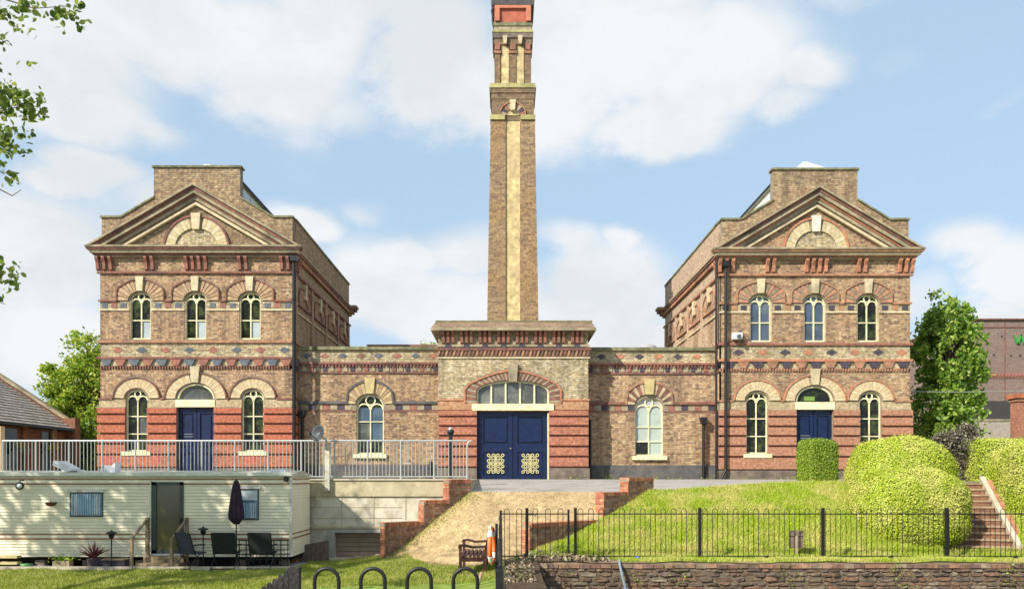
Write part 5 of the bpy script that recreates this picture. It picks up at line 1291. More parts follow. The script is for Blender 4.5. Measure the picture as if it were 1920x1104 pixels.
# ================================================================ SATELLITE DISH
def dish():
    D = 22.7; cx, cz = X(599, D), Z(812, D); root = thing('satellite_dish', (X(612, D), D, -1), 'grey satellite dish on a tall pale post against the terrace railing', 'satellite dish')
    m = MB(); n = 20; prof = [(.01, .09), (.08, .085), (.14, .06), (.19, .03), (.225, 0), (.225, -.012), (.18, .015), (.1, .06), (.01, .075)]
    ax = Vector((-.45, -.85, .25)).normalized(); x = ax.cross(Vector((0, 0, 1))).normalized(); y = ax.cross(x)
    for r, h in prof:
        for k in range(n):
            q = 2*math.pi*k/n; m.v.append(tuple(Vector((cx, D - .2, cz)) + x*r*math.cos(q) + y*r*math.sin(q)*1.1 - ax*h))
    for i in range(len(prof) - 1):
        for k in range(n): m.f.append((i*n+k, i*n+(k+1)%n, (i+1)*n+(k+1)%n, (i+1)*n+k))
    m.build('reflector', mat('grey_dish', (.05,.055,.065), .5, .1, 5), root, smooth=True)
    c = Vector((cx, D - .2, cz)); MB().tube([c - y*-.2, c + ax*.3 + y*.12, ], .012, 6).build('feed_arm', M_black, root)
    MB().tube([c + ax*.27 + y*.12, c + ax*.36 + y*.12], .035, 8).build('receiver', M_black, root)
    MB().tube([c - ax*.05, (X(612, D), D, Z(825, D)), (X(612, D), D - .02, Z(835, D))], .03, 6).build('bracket', M_galv, root)
    MB().bx(X(609, D), X(618, D), D - .02, D + .10, Z(920, D), Z(829, D)).build('post', mat('pale_flaking_post', (.55,.53,.44), .8, .15, 14, dirt=(.3,.27,.2), dscale=5), root)
dish()
# ================================================================ CARAVAN
def caravan():
    D = 20.6; D1 = 22.55; fr = front(D); u = lambda p: X(p, D); z = lambda p: Z(p, D)
    root = thing('static_caravan', (u(270), 21.5, -2.3), 'long cream clapboard static caravan with brown stripes parked below the terrace', 'caravan')
    L, R = u(-60), u(545); zb, zt = z(1043), z(893)
    alu = mat('cream_cladding', (.80,.74,.54), .55, .05, 3, spec=.4, dirt=(.70,.66,.50), dscale=1.0); brn = mat('brown_stripe', (.30,.15,.08), .5, .15, 6)
    MB().bx(L, R - .02, D + .05, D1, zb, zt).build('body', alu, root)
    dl, dr_ = u(285), u(345); door_top = z(903)
    n = 25; h = (zt - zb) / n
    stripes = {int((zt - z(906)) / h): 1, int((zt - z(896)) / h): 1}
    def slat(f, a, b, z0, m): MB().prism(F(f.p(a,0,0)[0], f.p(a,0,0)[1], f.n[0], f.n[1], f.u[0], f.u[1]), [(-.03, z0), (.022, z0), (.004, z0 + h * .96), (-.03, z0 + h*.96)], 0, b - a).build('cladding_board', m, root)
    fe = F(R, D, 0, 1, 1, 0)
    for i in range(n):
        z0 = zt - (i + 1) * h; zc = z0 + h/2
        segs = [(L, dl), (dr_, R)] if zc < door_top else [(L, R)]
        for a, b in segs: slat(fr, a, b, z0, alu)
        slat(fe, .03, D1 - D, z0, alu)
    for py in (897, 906.5, 1000, 1009):
        for a, b in ([(L, R)] if py < 903 else [(L, dl), (dr_, R)]): MB().box(fr, a, b, z(py + 1.7), z(py - .6), .0, .026).build('stripe', brn, root)
        MB().box(fe, 0, D1 - D, z(py + 1.7), z(py - .6), 0, .026).build('stripe', brn, root)
    MB().bx(R - .03, R + .03, D - .035, D + .05, zb, zt).build('corner_trim', M_white, root)
    # roof: shallow curve with a rim
    m = MB(); m.prism(F(L - .05, 0, 0, 1, 1, 0), [(D - .07, zt), (D1 + .05, zt), (D1 + .05, zt + .05), ((D + D1)/2, zt + .16), (D - .07, zt + .07)], 0, R - L + .1).build('roof', mat('grey_cream_roof', (.6,.59,.5), .7, .15, 3, dirt=(.3,.3,.2), dscale=1.5), root)
    MB().bx(L - .05, R + .06, D - .09, D - .07, zt + .02, zt + .11).build('roof_rim', mat('pale_rim', (.68,.67,.58), .5, .1, 6), root)
    # door
    dk = mat('dark_grey_frame', (.065,.075,.075), .4, .1, 6)
    MB().box(fr, dl, dr_, z(1037), z(903), -.02, .0).build('door_reveal', mat('door_void', (.03,.03,.025), .8), root)
    d = MB().box(fr, dl, dl + .13, z(1037), z(903), 0, .05).box(fr, dr_ - .09, dr_, z(1037), z(903), 0, .05).box(fr, dl, dr_, z(908.5), z(903), 0, .05).box(fr, dl, dr_, z(1037), z(1030), 0, .05).build('door', dk, root)
    MB().box(fr, dl + .13, dr_ - .09, z(1030), z(908.5), .005, .02).build('door_glass', mat('brown_door_glass', (.075,.068,.028), .12, .3, .8, spec=.8, dirt=(.07,.075,.06), dscale=1.0), d)
    MB().tube([(dr_ - .06, D - .07, z(970)), (dr_ - .06, D - .07, z(984))], .03, 6).build('handle', M_black, d)
    MB().box(fr, dl - .03, dl, z(1039), z(900), 0, .05).box(fr, dl - .03, dr_ + .02, z(1040), z(1037), 0, .10).build('door_trim', M_white, root)
    # windows with curtains
    cur = mat('pale_blue_curtain', (.33,.48,.62), .8, .15, 4); curw = mat('white_curtain', (.55,.60,.62), .8, .1, 4)
    for k, (a, b, t, bt) in enumerate(((132, 194, 922, 968.5), (443, 486, 916, 974))):
        w = MB().box(fr, u(a), u(b), z(bt), z(t), .0, .03).build('window', dk, root)
        MB().box(fr, u(a) + .03, u(b) - .03, z(bt) + .03, z(t) - .03, .03, .034).build('pane', mat('curtain_dark', (.12,.19,.25), .1, .2, 3, spec=.7), w)
        nn = 13 if k == 0 else 9
        for i in range(nn):
            x0 = u(a) + .05 + (u(b) - u(a) - .1) * i / nn; cc = curw if (i in (1, 2, nn-2, nn - 3)) else cur
            MB().tube([(x0 + .02, D - .04, z(bt) + .05), (x0 + .02 + random.uniform(-.01, .01), D - .04, z(t) - (.05 if k == 0 else .36))], .022, 6).build('curtain', cc, w)
        if k: MB().box(fr, u(a) + .04, u(b) - .04, z(937), z(t) - .04, .034, .04).build('blind', curw, w)
        MB().box(fr, u(a) - .05, u(b) + .05, z(t) , z(t - 4.5), .0, .08).build('window_hood', M_white, root)
    # underframe
    MB().bx(L, R - .05, D + .5, D1 - .1, zb - .12, zb).build('chassis', M_black, root)
    for px in (60, 150, 250, 350, 440, 520):
        MB().bx(u(px), u(px) + .25, D + .12, D + .29, -2.3, zb - .1).build('support_block', M_plinth, root)
    MB().bx(L, R - .1, D1 - .15, D1 - .1, -2.3, zb).build('rear_skirt', M_black, root)
    MB().bx(L, R - .12, D + .30, D + .34, -2.24, zb + .02).build('gap_shade_panel', mat('gap_shade_black', (.02,.017,.014), .95, .3, 6), root)  # added dark panel, stands in for the shade under the caravan
    MB().bx(u(535), u(541), D - .15, D, z(902), z(893)).build('outside_light', M_black, root)
    return u, z, D
cu_, cz_, cD = caravan()
def small_things():
    D = 20.55; wh = mat('white_plastic', (.68,.70,.72), .4)
    # things lying on the caravan roof
    t = thing('roof_sheet', (X(135, 21.2), 21.2, .2), 'white plastic roof vent flap propped open on the caravan roof, nearest the outbuilding', 'roof vent')
    MB().prism(front(21.2), [(X(114, 21.2), Z(872, 21.2)), (X(116, 21.2), Z(864, 21.2)), (X(126, 21.2), Z(864, 21.2)), (X(150, 21.2), Z(878, 21.2)), (X(150, 21.2), Z(882, 21.2)), (X(140, 21.2), Z(883, 21.2))], 0, .4).build('flap', wh, t)
    MB().bx(X(124, 21.4), X(152, 21.4), 21.2, 21.6, .2, Z(880, 21.3)).build('vent_base', wh, t)
    t = thing('roof_sheet', (X(215, 21.2), 21.2, .2), 'small pointed white vent on the caravan roof below the left pavilion window', 'roof vent')
    MB().prism(front(21.2), [(X(205, 21.2), .22), (X(226, 21.2), .22), (X(226, 21.2), Z(867, 21.2)), (X(216, 21.2), Z(876, 21.2)), (X(206, 21.2), Z(872, 21.2))], 0, .3).build('vent', wh, t)
    t = thing('roof_sheet', (X(530, 21.2), 21.2, .2), 'low white vent lid near the right end of the caravan roof', 'roof vent')
    MB().prism(front(21.2), [(X(508, 21.2), .2), (X(545, 21.2), .2), (X(543, 21.2), Z(881, 21.2)), (X(536, 21.2), Z(879, 21.2)), (X(515, 21.2), Z(880, 21.2))], 0, .4).build('lid', wh, t)
    # wall lantern
    c = X(45, D); z = Z(909, D); t = thing('wall_lantern', (c, D, z), 'round black and white lantern bracketed high on the left of the caravan', 'lantern')
    MB().tube([(c, D, z + .12), (c, D - .16, z + .13), (c, D - .18, z + .07)], .012, 6).build('bracket', M_black, t)
    MB().lathe((c, D - .18, z - .12), [(.03, 0), (.09, .05), (.10, .12), (.07, .18), (.02, .2)], 12).build('lantern_body', M_black, t, smooth=True)
    MB().ball((c + .035, D - .25, z - .02), .06, 8).build('lantern_glass', wh, t, smooth=True)
    # basket
    c = X(101, D); z = Z(944, D); t = thing('hanging_basket', (c, D, z), 'brown bowl shaped hanging basket on a bracket left of the curtained caravan window', 'hanging basket')
    MB().tube([(c - .06, D, z + .07), (c, D - .15, z + .08), (c + .02, D - .18, z + .02)], .01, 6).build('bracket', M_black, t)
    MB().lathe((c + .03, D - .18, z - .06), [(.02, 0), (.10, .03), (.14, .09), (.13, .11)], 14).build('bowl', mat('brown_coir', (.14,.06,.03), .95, .3, 20), t)
    # torches
    def torch(px, y0, lab):
        Dt = 20.2; c = X(px, Dt); zt = Z(y0, Dt); t = thing('garden_torch', (c, Dt, -2.22), lab, 'garden torch', 'garden torches beside the caravan')
        MB().tube([(c, Dt, -2.22), (c, Dt, zt - .2)], .016, 6).build('pole', M_black, t)
        MB().lathe((c, Dt, zt - .22), [(.03, 0), (.06, .04), (.08, .1), (.05, .12)], 10).build('burner', M_black, t)
        MB().lathe((c, Dt, zt - .09), [(.13, 0), (.12, .03), (.04, .06), (.01, .09)], 12).build('lid', M_black, t)
    torch(209, 993, 'black garden torch left of the timber handrail'); torch(381, 986, 'black garden torch between the blue sling chair and the black chairs')
    # caravan steps with two timber handrails
    Dt = 20.3; t = thing('caravan_steps', (X(310, Dt), Dt, -2.22), 'small timber steps with two leaning handrails below the caravan door', 'steps')
    for i in range(2): MB().bx(X(270, Dt), X(345, Dt), 19.98 + i*.28, 20.26 + i*.28, -2.22, -2.06 + i*.14).build('step', M_wood, t)
    for px in (258, 332):
        MB().tube([(X(px, Dt), 19.98, Z(1008, Dt)), (X(px + 14, Dt), 20.45, Z(972, Dt))], .035, 6).build('handrail', M_wood, t)
        MB().bx(X(px, Dt) - .04, X(px, Dt) + .03, 19.95, 20.02, -2.22, Z(1006, Dt)).build('post', M_wood, t)
        MB().bx(X(px + 14, Dt) - .04, X(px + 14, Dt) + .04, 20.4, 20.48, -2.22, Z(970, Dt)).build('post', M_wood, t)
    # cordyline in a pot
    c = X(176, 20.2); t = thing('potted_cordyline', (c, 20.2, -2.22), 'purple spiky cordyline in a dark pot below the caravan', 'potted plant')
    MB().lathe((c, 20.2, -2.22), [(.12, 0), (.16, .24), (.17, .26)], 12).build('pot', M_blued, t)
    m = MB()
    for i in range(34):
        a = i * 2.4; el = random.uniform(.15, 1.4); l = random.uniform(.28, .5); p = Vector((c, 20.2, -1.95)); e = p + Vector((math.cos(a)*math.cos(el), math.sin(a)*math.cos(el), math.sin(el))) * l
        m.tube([p, p.lerp(e, .5) + Vector((0, 0, .03)), e], [.012, .016, .002], 4)
    m.build('leaves', mat('purple_leaves', (.13,.035,.045), .6, .3, 9), t)
    for px, lab, m_ in ((50, 'green glazed bowl under the left end of the caravan', mat('green_glaze', (.12,.32,.12), .3)), (118, 'grey stone trough with small plants under the caravan', M_stoned)):
        c = X(px, 20.3); t = thing('planter', (c, 20.3, -2.22), lab, 'planter')
        if px == 50: MB().lathe((c, 20.3, -2.22), [(.07, 0), (.14, .08), (.15, .12)], 14).build('bowl', m_, t, smooth=True)
        else:
            MB().bx(c - .21, c + .21, 20.2, 20.4, -2.22, -2.02).build('trough', m_, t); leaves('plants', np.array([c, 20.3, -1.98]) + RNG.normal(0, 1, (240, 3)) * np.array([.12, .06, .04]), .06, H_green, t, kind='stuff')
    c = X(213, 20.3); t = thing('planter_box', (c, 20.3, -2.22), 'low wooden trough planter beside the first garden torch', 'planter')
    MB().bx(X(190, 20.3), X(238, 20.3), 20.2, 20.45, -2.22, -2.0).build('trough', M_blued, t); MB().bx(X(189, 20.3), X(239, 20.3), 20.18, 20.47, -2.0, -1.975).build('rim', M_wood, t)
    c = X(22, 20.4); t = thing('timber_stack', (c, 20.4, -2.22), 'two short stacked timber planks under the far left of the caravan', 'planks')
    for i in range(2): MB().bx(X(2, 20.4), X(36, 20.4), 20.3, 20.5, -2.12 + i*.16, -2.06 + i*.16).build('plank', mat('pale_plank', (.5,.42,.2), .8), t)
    # trellis
    t = thing('trellis', (X(495, 20.4), 20.4, -2.2), 'dark lattice trellis leaning against the caravan behind the black chairs', 'trellis')
    for i in range(8): MB().bx(X(448 + i*13, 20.4), X(448 + i*13, 20.4) + .022, 20.38, 20.4, -2.2, Z(1012, 20.4)).build('upright', M_black, t)
    for i in range(5): MB().bx(X(448, 20.4), X(543, 20.4), 20.36, 20.38, -2.0 + i*.12, -1.98 + i*.12).build('crossbar', M_black, t)
    # parasol
    c = X(443, 20.1); t = thing('parasol', (c, 20.1, -2.22), 'closed dark purple parasol standing between the caravan windows and the chairs', 'parasol')
    zt, zb = Z(899, 20.1), Z(982, 20.1); m = MB(); n = 16; prof = [(0, .012), (.03, .05), (.15, .085), (.45, .13), (.72, .165), (.88, .17), (1, .06)]
    V = []
    for i, (q, r) in enumerate(prof):
        for k in range(n):
            a = 2*math.pi*k/n; rr = r * (1 + .22 * math.cos(k * math.pi)) ; V.append((c + rr*math.cos(a), 20.1 + rr*math.sin(a), zt + (zb - zt)*q + (.04 if k % 4 == 0 and i == 5 else 0)))
    m.v = V
    for i in range(len(prof) - 1):
        for k in range(n): m.f.append((i*n+k, i*n+(k+1)%n, (i+1)*n+(k+1)%n, (i+1)*n+k))
    m.build('canopy', mat('purple_black_cloth', (.035,.022,.04), .85, .2, 8), t)
    MB().tube([(c, 20.1, -2.2), (c, 20.1, zt + .03)], .018, 8).build('pole', M_black, t)
    MB().lathe((c, 20.1, -2.22), [(.22, 0), (.22, .05), (.05, .09)], 14).build('base', M_plinth, t)
small_things()
def chair(px, D, rot, label, fab):
    """folding sling chair seen from behind"""
    root = thing('sling_chair', (X(px, D), D, -2.22), label, 'chair', 'folding sling chairs in front of the caravan')
    o = Vector((X(px, D), D, -2.22)); R = Matrix.Rotation(rot, 3, 'Z'); P = lambda x, y, z: tuple(o + R @ Vector((x, y, z)))
    w = .29
    for s in (-1, 1):
        MB().tube([P(s*w, .30, 0), P(s*w, .0, .40), P(s*w, -.16, .92)], .014, 6).build('back_frame', M_black, root)
        MB().tube([P(s*w, -.24, 0), P(s*w, .12, .40), P(s*w, .26, .42)], .014, 6).build('leg', M_black, root)
        MB().tube([P(s*(w+.02), -.08, .62), P(s*(w+.03), .1, .64), P(s*(w+.02), .26, .62)], .018, 6).build('armrest', M_black, root)
    def quad(a, b, c, d, nm):
        m = MB(); t = Vector((0, 0, 0)); n = (Vector(b) - Vector(a)).cross(Vector(d) - Vector(a)).normalized() * .012
        m.hexa([tuple(Vector(q) + n) for q in (a, b, c, d)] + [tuple(Vector(q) - n) for q in (a, b, c, d)]); m.build(nm, fab, root)
    quad(P(-w+.02, -.01, .42), P(w-.02, -.01, .42), P(w-.02, -.16, .93), P(-w+.02, -.16, .93), 'backrest')
    quad(P(-w+.02, .0, .41), P(w-.02, .0, .41), P(w-.02, .36, .43), P(-w+.02, .36, .43), 'seat')
    MB().tube([P(-w, -.16, .93), P(w, -.16, .93)], .014, 6).build('back_rail', M_black, root)
    MB().tube([P(-w, -.2, .05), P(w, -.2, .05)], .012, 6).build('stretcher', M_black, root)
fb = mat('black_mesh_cloth', (.022,.024,.024), .8, .2, 20); fbl = mat('blue_grey_mesh_cloth', (.055,.062,.085), .8, .2, 20)
chair(352, 19.98, -.55, 'blue grey folding sling chair turned sideways in front of the caravan door', fbl)
chair(422, 20.0, .0, 'black folding sling chair left of the parasol pole', fb)
chair(490, 20.0, -.05, 'black folding sling chair at the right end of the caravan', fb)

# ================================================================ BLACK HOOP-TOP FENCES
def hoop_mesh(w, h, r, n=10):
    m = MB(); pts = [(0, 0, 0), (0, 0, h - w/2)] + [(w/2 - w/2*math.cos(math.pi*i/n), 0, h - w/2 + w/2*math.sin(math.pi*i/n)) for i in range(1, n)] + [(w, 0, h - w/2), (w, 0, 0)]
    return m.tube(pts, r, 6).mesh('hoop_bar', M_black, True)
HP = hoop_mesh(.115, 1.17, .0075)
def fence_run(root, x0, y0, x1, y1, z0, posts, rails=True, skip_end=False):
    L = math.hypot(x1 - x0, y1 - y0); a = math.atan2(y1 - y0, x1 - x0); n = int(L / .23); st = L / n
    for i in range(n):
        t = (i + .25) * st; inst('hoop_bar', HP, (x0 + math.cos(a)*t, y0 + math.sin(a)*t, z0), a, (1, 1, 1), root)
    for zz in (.06, 1.05): MB().tube([(x0, y0, z0 + zz), (x1, y1, z0 + zz)], .013, 4).build('rail', M_black, root)
def post(root, x, y, z0, h, r=.042, name='post'):
    MB().bx(x - r*.8, x + r*.8, y - r*.8, y + r*.8, z0, z0 + h).build(name, M_black, root)
def fences():
    D = 18.75; zb = -1.81
    f = thing('hoop_fence', (6, D, -1.85), 'long black hoop topped iron fence along the top of the stone wall', 'fence')
    ps = [1079, 1312, 1543, 1775, 2006]
    for i, p in enumerate(ps): post(f, X(p, D), D, -1.87, 1.25)
    for a, b in zip(ps[:-1], ps[1:]): fence_run(f, X(a, D), D, X(b, D), D, zb, None)
    MB().tube([(X(1066, D), D, zb + .05), (X(1079, D), D, zb + .05)], .012, 5).build('ground_bolt', M_black, f)
    g = thing('iron_gate', (X(1027, D), D, -1.85), 'narrow black iron gate with a latch at the foot of the ramp', 'gate')
    post(g, X(988, D), D, -1.9, 1.28, .045); post(g, X(1066, D), D + .02, -1.85, 1.19, .03, 'gate_stile')
    fence_run(g, X(993, D), D, X(1064, D), D, zb, None)
    MB().tube([(X(990, D), D - .05, Z(963, D)), (X(1007, D), D - .05, Z(963, D))], .02, 6).build('latch', M_black, g)
    MB().tube([(X(1003, D), D - .06, Z(963, D)), (X(1003, D), D - .06, Z(968, D))], .02, 6).build('padlock', mat('steel', (.5,.5,.5), .3, metal=.8), g)
    r = thing('side_fence', (-.12, 13, -1.95), 'black hoop topped fence running towards the viewer beside the bench', 'fence')
    fence_run(r, X(940, D), D, X(986, D), D, zb, None)
    xs = lambda y: -.14 + (18.75 - y) * .0068
    yp = [18.75, 16.0, 13.25, 10.5, 7.9]
    for y in yp: post(r, xs(y), y, -2.0, 1.32 if y > 8 else 1.26, .035)
    post(r, -.0675, 7.8, -2.1, 1.325, .05)
    for a, b in zip(yp[:-1], yp[1:]): fence_run(r, xs(a), a, xs(b), b, zb - .06, None)
    # near low hoop fence
    nf = thing('low_hoop_fence', (-1.5, 7.8, -2.0), 'low black fence of wide separate hoops at the bottom edge of the lawn', 'fence')
    BH = hoop_mesh(.235, 1.18, .019, 14); Dn = 7.8
    for i in range(4):
        inst('hoop', BH, (X(612.5 + i * 86.7, Dn) - .1175, Dn, Z(1067, Dn) - 1.18 + .01), 0, (1, 1, 1), nf)
    MB().tube([(X(585, Dn), Dn, -1.5), (X(935, Dn), Dn, -1.5)], .02, 6).build('rail', M_black, nf)
    pf = thing('picket_fence', (X(550, 7.6), 7.6, -2.0), 'dark weathered picket fence with a broken topped post at the bottom edge', 'fence')
    dw = mat('dark_weathered_wood', (.035,.032,.036), .75, .5, 25, .5)
    x0, x1 = X(540, 7.8), X(560, 7.8); zt = Z(1064, 7.8)
    MB().prism(front(7.8), [(x0, -2.1), (x1, -2.1), (x1, zt), (x1 - .015, zt + .002), (x1 - .03, zt - .02), (x0 + .05, zt - .018), (x0 + .03, zt - .004), (x0, zt)], -.1, 0).build('post', dw, pf)
    for i in range(6):
        Dp = 7.62 - i * .17; px = 535 - i * 10.3; c = X(px, Dp); t = Z(1070 + i * 7.2, Dp); w = .028
        MB().prism(front(Dp), [(c - w, -2.1), (c + w, -2.1), (c + w, t - .06), (c + w*.4, t), (c - w*.4, t), (c - w, t - .06)], -.025, 0).build('picket', dw, pf)
fences()
# ================================================================ BENCH, LIFEBUOY, SIGN
def bench():
    zg = float(gz(-.7, 18)); x0, x1 = X(861, 17.6), X(913, 17.6); y0, y1 = 17.5, 19.0; w = mat('dark_stained_timber', (.085,.035,.028), .6, .3, 12, .2)
    root = thing('park_bench', ((x0 + x1)/2, 18.2, zg), 'dark brown wooden park bench seen end on beside the side fence', 'bench')
    at, st = zg + .66, zg + .42
    for y in (y0, y1):
        MB().bx(x0, x0 + .065, y - .035, y + .035, zg, at - .03).build('leg', w, root)
        MB().prism(F(0, y + .035, 1, 0, 0, -1), [(x1 - .08, zg), (x1 - .01, zg), (x1 + .0, st), (x1 + .10, zg + .92), (x1 + .03, zg + .93), (x1 - .08, st)], 0, .07).build('leg', w, root)
        arm = [(x0 - .02, at - .05), (x0 + .0, at), (x0 + .12, at + .01), (x0 + .3, at - .035), (x1 - .0, at - .02)]
        MB().strip(F(0, y + .05, 1, 0, 0, -1), arm, [(a, b - .05) for a, b in arm], 0, .1).build('armrest', w, root)
        MB().bx(x0 + .05, x1 - .03, y - .025, y + .025, st - .13, st - .04).build('side_rail', w, root)
    for i in range(6):
        a = x0 + .03 + i * .09; MB().bx(a, a + .062, y0 - .05, y1 + .05, st - .03, st).build('seat_slat', w, root)
    MB().bx(x0 + .03, x0 + .07, y0, y1, st - .12, st - .03).build('front_rail', w, root)
    for i in range(12):
        y = y0 + .08 + i * .122; MB().prism(F(0, y, 1, 0, 0, -1), [(x1 - .01, st + .06), (x1 + .015, st + .06), (x1 + .085, zg + .86), (x1 + .06, zg + .86)], -.03, .03).build('back_slat', w, root)
    MB().bx(x1 + .04, x1 + .10, y0, y1, zg + .84, zg + .93).build('top_rail', w, root)
    # fork / stake leaning by the bench
    t = thing('wooden_stake', (X(905, 17), 17, zg), 'pale wooden stake leaning behind the near hoop fence', 'stake')
    MB().tube([(X(893, 15.5), 15.5, Z(1108, 15.5)), (X(903, 15.5), 15.5, Z(1072, 15.5))], .03, 7).build('stake', mat('pinkish_timber', (.42,.27,.2), .8), t)
bench()
def buoy():
    D = 15.6; c = Vector((X(922, D), D, Z(1022, D))); root = thing('lifebuoy', c, 'orange and white lifebuoy seen edge on, hung from the side fence', 'lifebuoy')
    R, r = .33, .045; ax = Vector((1, -.10, .02)).normalized(); x = ax.cross(Vector((0, 0, 1))).normalized(); y = x.cross(ax)
    def seg(a0, a1, m, nm, rr=r):
        MB().tube([c + x*R*math.cos(a0 + (a1-a0)*i/10) + y*R*math.sin(a0 + (a1-a0)*i/10) for i in range(11)], rr, 10).build(nm, m, root, smooth=True)
    org = mat('orange_buoy', (.85,.17,.03), .45, .05, 4, spec=.4); wh = mat('white_buoy', (.75,.75,.72), .45, .05, 4)
    for k in range(4):
        a = math.radians(45 + 90*k); seg(a + .22, a + math.pi/2 - .22, org, 'ring_section'); seg(a - .22, a + .22, wh, 'reflective_band', r * 1.06)
    MB().bx(c.x + .07, c.x + .12, D - .1, D + .1, c.z - .5, c.z + .42).build('holder', M_black, root)
    MB().tube([c + x*R*1.1*math.cos(t*.3) + y*R*1.17*math.sin(t*.3) for t in range(22)], .008, 5).build('grab_line', wh, root)
    s = thing('life_line_housing', (X(913, D + .4), D + .4, -1.6), 'slim white and orange rescue line case behind the lifebuoy', 'rescue line')
    MB().lathe((X(919, D + .4), D + .4, Z(1052, D)), [(.035, 0), (.05, .03), (.05, .28), (.035, .31), (.035, .62), (.02, .66)], 10).build('case', wh, s)
buoy()
def signs():
    D = 19.3; c = X(1492, D); t = thing('lawn_sign', (c, D, -1.8), 'small brown wooden notice board on a stake behind the fence', 'sign')
    MB().bx(c - .16, c + .18, D - .02, D + .02, Z(1027, D), Z(994, D)).build('board', mat('grey_brown_board', (.19,.14,.11), .85, .2, 8), t)
    MB().bx(c - .02, c + .03, D - .05, D - .02, -1.95, Z(1003, D)).build('stake', mat('pale_stake', (.42,.34,.25), .8), t)
    labs = {1429: 'small black spotlight on the grass between the second and third fence posts', 1658: 'small black spotlight on the grass below the huge hedge', 1888: 'small black spotlight at the foot of the garden steps'}
    for px, lab in labs.items():
        c = X(px, 18.9); t = thing('ground_spotlight', (c, 18.6, -1.83), lab, 'spotlight', 'ground spotlights along the fence')
        MB().tube([(c, 18.6, -1.86), (c, 18.6, -1.79)], .015, 6).build('spike', M_black, t); MB().tube([(c - .02, 18.62, -1.79), (c + .02, 18.55, -1.73)], .035, 8).build('lamp_head', M_black, t)
    c = X(1196, 18.6); t = thing('blue_valve', (c, 18.6, -1.85), 'small bright blue tap cover on the wall top beside the blue pipe', 'tap cover')
    m = mat('bright_blue', (.03,.09,.5), .5); MB().tube([(c, 18.6, -1.87), (c, 18.6, -1.79)], .02, 6).build('stem', m, t); MB().lathe((c, 18.6, -1.80), [(.03, 0), (.06, .03), (.045, .06)], 8).build('cap', m, t)
    t = thing('hose_pipe', (X(1165, 17.9), 17.9, -2.0), 'grey blue hose hanging down the stone wall', 'hose')
    MB().tube([(X(1162, 18.3), 18.35, -1.80), (X(1162, 18.1), 18.12, -1.86), (X(1167, 18), 18.05, -2.1), (X(1177, 18), 18.02, -2.6)], .03, 7).build('hose', mat('blue_grey_hose', (.22,.28,.33), .4), t)
signs()
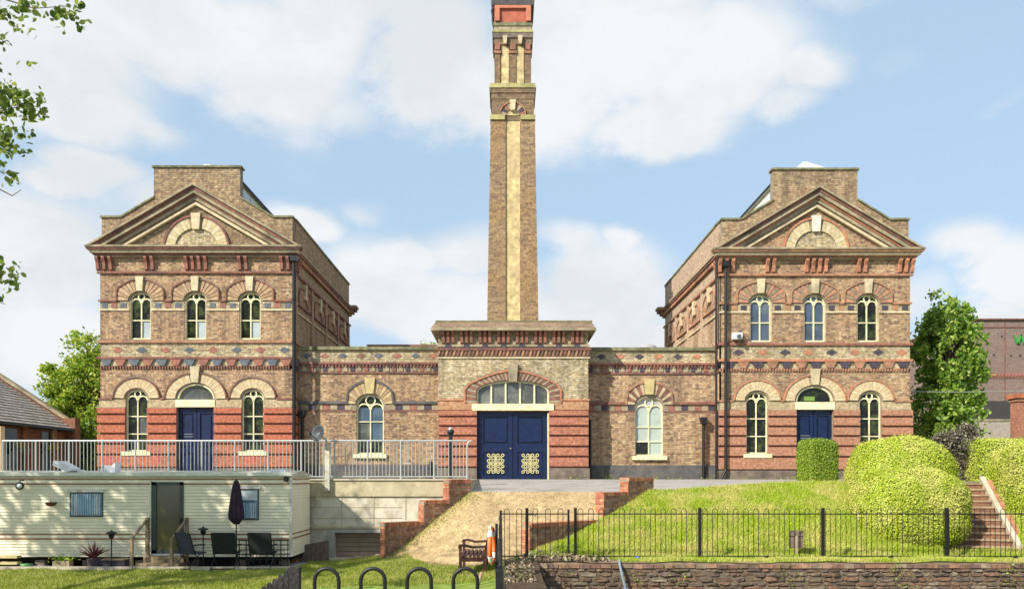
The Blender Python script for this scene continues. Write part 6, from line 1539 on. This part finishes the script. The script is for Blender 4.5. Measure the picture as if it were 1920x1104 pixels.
# ================================================================ FOREGROUND STONE WALL
def stone_wall():
    D = 18.22; root = thing('stone_wall', (6.5, D, -2.8), 'rough brown rubble stone wall with a brick top course in the foreground', 'wall')
    x0, x1 = X(1008, D), X(2010, D)
    MB().bx(x0, x1, D, D + .45, -3.3, -1.95).build('wall_core', mat('dark_wall_mortar', (.15,.115,.08), 1, .3, 8, .8), root)
    sm = ramp_mat('rubble_stone', [(.17,.11,.075),(.21,.155,.10),(.13,.095,.07),(.28,.23,.165),(.19,.125,.085),(.155,.12,.095),(.24,.14,.09),(.19,.15,.105)], island=False, stain=(.08,.06,.04), stain_amt=.5, grain=12)
    meshes = []
    for v in range(7):
        g = random.Random(v + 40); m = MB(); n = 7
        pts = []
        for i in range(n + 2):
            a = 2*math.pi*i/(n + 2) + g.uniform(-.15, .15); c, s = math.cos(a), math.sin(a); q = max(abs(c), abs(s)); k = .5 / (q ** .95) * g.uniform(.84, 1.03); pts.append((c*k + .5, s*k + .5))
        nn = len(pts); b = [(p[0], 0, p[1]) for p in pts]; f = [(.5 + (p[0]-.5)*g.uniform(.86, .97), -g.uniform(.55, 1), .5 + (p[1]-.5)*g.uniform(.82, .97)) for p in pts]
        m.v = b + f; m.f = [(i, (i+1) % nn, nn + (i+1) % nn, nn + i) for i in range(nn)] + [tuple(range(nn, 2*nn))]; meshes.append(m.mesh('stone', sm))
    z = -1.97
    rows = 0; cnt = 0
    while z > -2.68 and cnt < 292:
        h = random.uniform(.06, .12); u = x0 + random.uniform(-.1, 0)
        while u < x1 - .05 and cnt < 292:
            w = random.choice((.18, .24, .3, .38, .46)) * random.uniform(.85, 1.15); hh = h * random.uniform(.75, 1.05)
            inst('stone', random.choice(meshes), (max(u, x0), D + .02, z - h + random.uniform(-.008, .008)), 0, (w - .02, random.uniform(.035, .10), hh - .008), root, rot=(0, random.uniform(-.05, .05), 0)); u += w; cnt += 1
        z -= h
    tb = unit_brick('top_brick', ramp_mat('wall_top_brick', [(.30,.17,.11),(.24,.14,.10),(.36,.22,.15),(.20,.13,.10),(.34,.25,.18)], island=False, stain=(.1,.08,.05), stain_amt=.5))
    u = x0
    while u < x1:
        inst('top_brick', tb, (u, D + .01 + random.uniform(-.012, .012), -1.965 + random.uniform(-.006, .006)), 0, (.228, .05, .085), root); u += .24
    MB().bx(x0, x1, D + .005, D + .5, -1.95, -1.838).build('wall_top', mat('wall_cap', (.27,.20,.14), 1, .3, 7, .5, dirt=(.15,.13,.07)), root)
    # curved stone kerb round the planting bed
    k = thing('curved_kerb', (.75, 17, -2.0), 'curved pinkish stone kerb sweeping down beside the side fence', 'kerb')
    mk = mat('pink_kerb_stone', (.30,.21,.16), .9, .2, 7, .4)
    for i in range(9):
        y0, y1 = 18.2 - i*.5, 18.2 - (i + .96)*.5; f = lambda y: .50 + .022*(18.2 - y)**1.0 - .02*(18.2 - y) ** 2 * 0
        xa, xb = f(y0), f(y1); m = MB(); m.hexa([(xa, y0, -2.4), (xa + .16, y0, -2.4), (xa + .16, y0, -1.90), (xa, y0, -1.90), (xb, y1, -2.4), (xb + .16, y1, -2.4), (xb + .16, y1, -1.93), (xb, y1, -1.93)]); m.build('kerb_stone', mk, k)
    LL = leaf_mat('leaf_litter', [(.20,.12,.07),(.42,.32,.22),(.30,.2,.12),(.55,.48,.38)], .1, patch=(.10,.12,.04), pscale=3)
    n = 5200; x = RNG.uniform(-.03, 2.4, n); y = RNG.uniform(15, 18.95, n); kk = ((x < .55) | (y > 18.25)); x, y = x[kk], y[kk]
    tag(leaves('leaf_litter', np.stack([x, y, gz(x, y) + RNG.exponential(.035, len(x))], 1), .075, LL), 'dry brown and pale leaf litter on the bed beside the gate', 'leaf litter', kind='stuff')
    x = RNG.uniform(X(1008, D), X(1990, D), 1500); zz = RNG.uniform(-2.6, -1.85, 1500); kk = (np.sin(x*2.3) + np.sin(x*5.1 + zz*3) + RNG.normal(0, .5, 1500)) > 1.2
    tag(leaves('wall_weeds', np.stack([x[kk], D - .07 - RNG.uniform(0, .05, kk.sum()), zz[kk]], 1), .05, H_green), 'small green weeds rooted in the joints of the stone wall', 'weeds', kind='stuff')
stone_wall()
n = 200; x = RNG.uniform(-3.3, 4.0, n); y = RNG.uniform(19.6, 22.7, n); k = is_ramp(x, y); x, y = x[k], y[k]; sv = []; sf = []
for a, b in zip(x, y):
    zc = float(gz(a, b)); w = random.uniform(.012, .035); q = len(sv)
    sv += [(a - w, b - w, zc - .01), (a + w, b - w*.8, zc - .01), (a + w*.9, b + w, zc - .01), (a - w, b + w, zc - .01), (a + random.uniform(-.3, .3)*w, b, zc + w * random.uniform(.5, 1))]; sf += [(q, q+1, q+4), (q+1, q+2, q+4), (q+2, q+3, q+4), (q+3, q, q+4)]
me = bpy.data.meshes.new('gravel'); me.from_pydata(sv, [], sf); me.materials.append(M_stone); o = bpy.data.objects.new('gravel', me); COL.objects.link(o)
tag(o, 'small stones scattered over the dry earth ramp', 'gravel', kind='stuff')
pts = []
for px0, px1, yy_ in ((560, 822, 30.45), (1105, 1340, 30.4), (1030, 1100, 29.55), (830, 893, 29.55), (1365, 1500, 29.85)):
    m_ = int((px1 - px0) * .35); pts.append(np.stack([RNG.uniform(X(px0, yy_), X(px1, yy_), m_), yy_ - RNG.exponential(.04, m_), RNG.exponential(.035, m_)], 1))
tag(leaves('wall_foot_weeds', np.concatenate(pts), .06, H_green), 'weeds growing along the foot of the building plinths', 'weeds', kind='stuff')
bpy.context.view_layer.update()
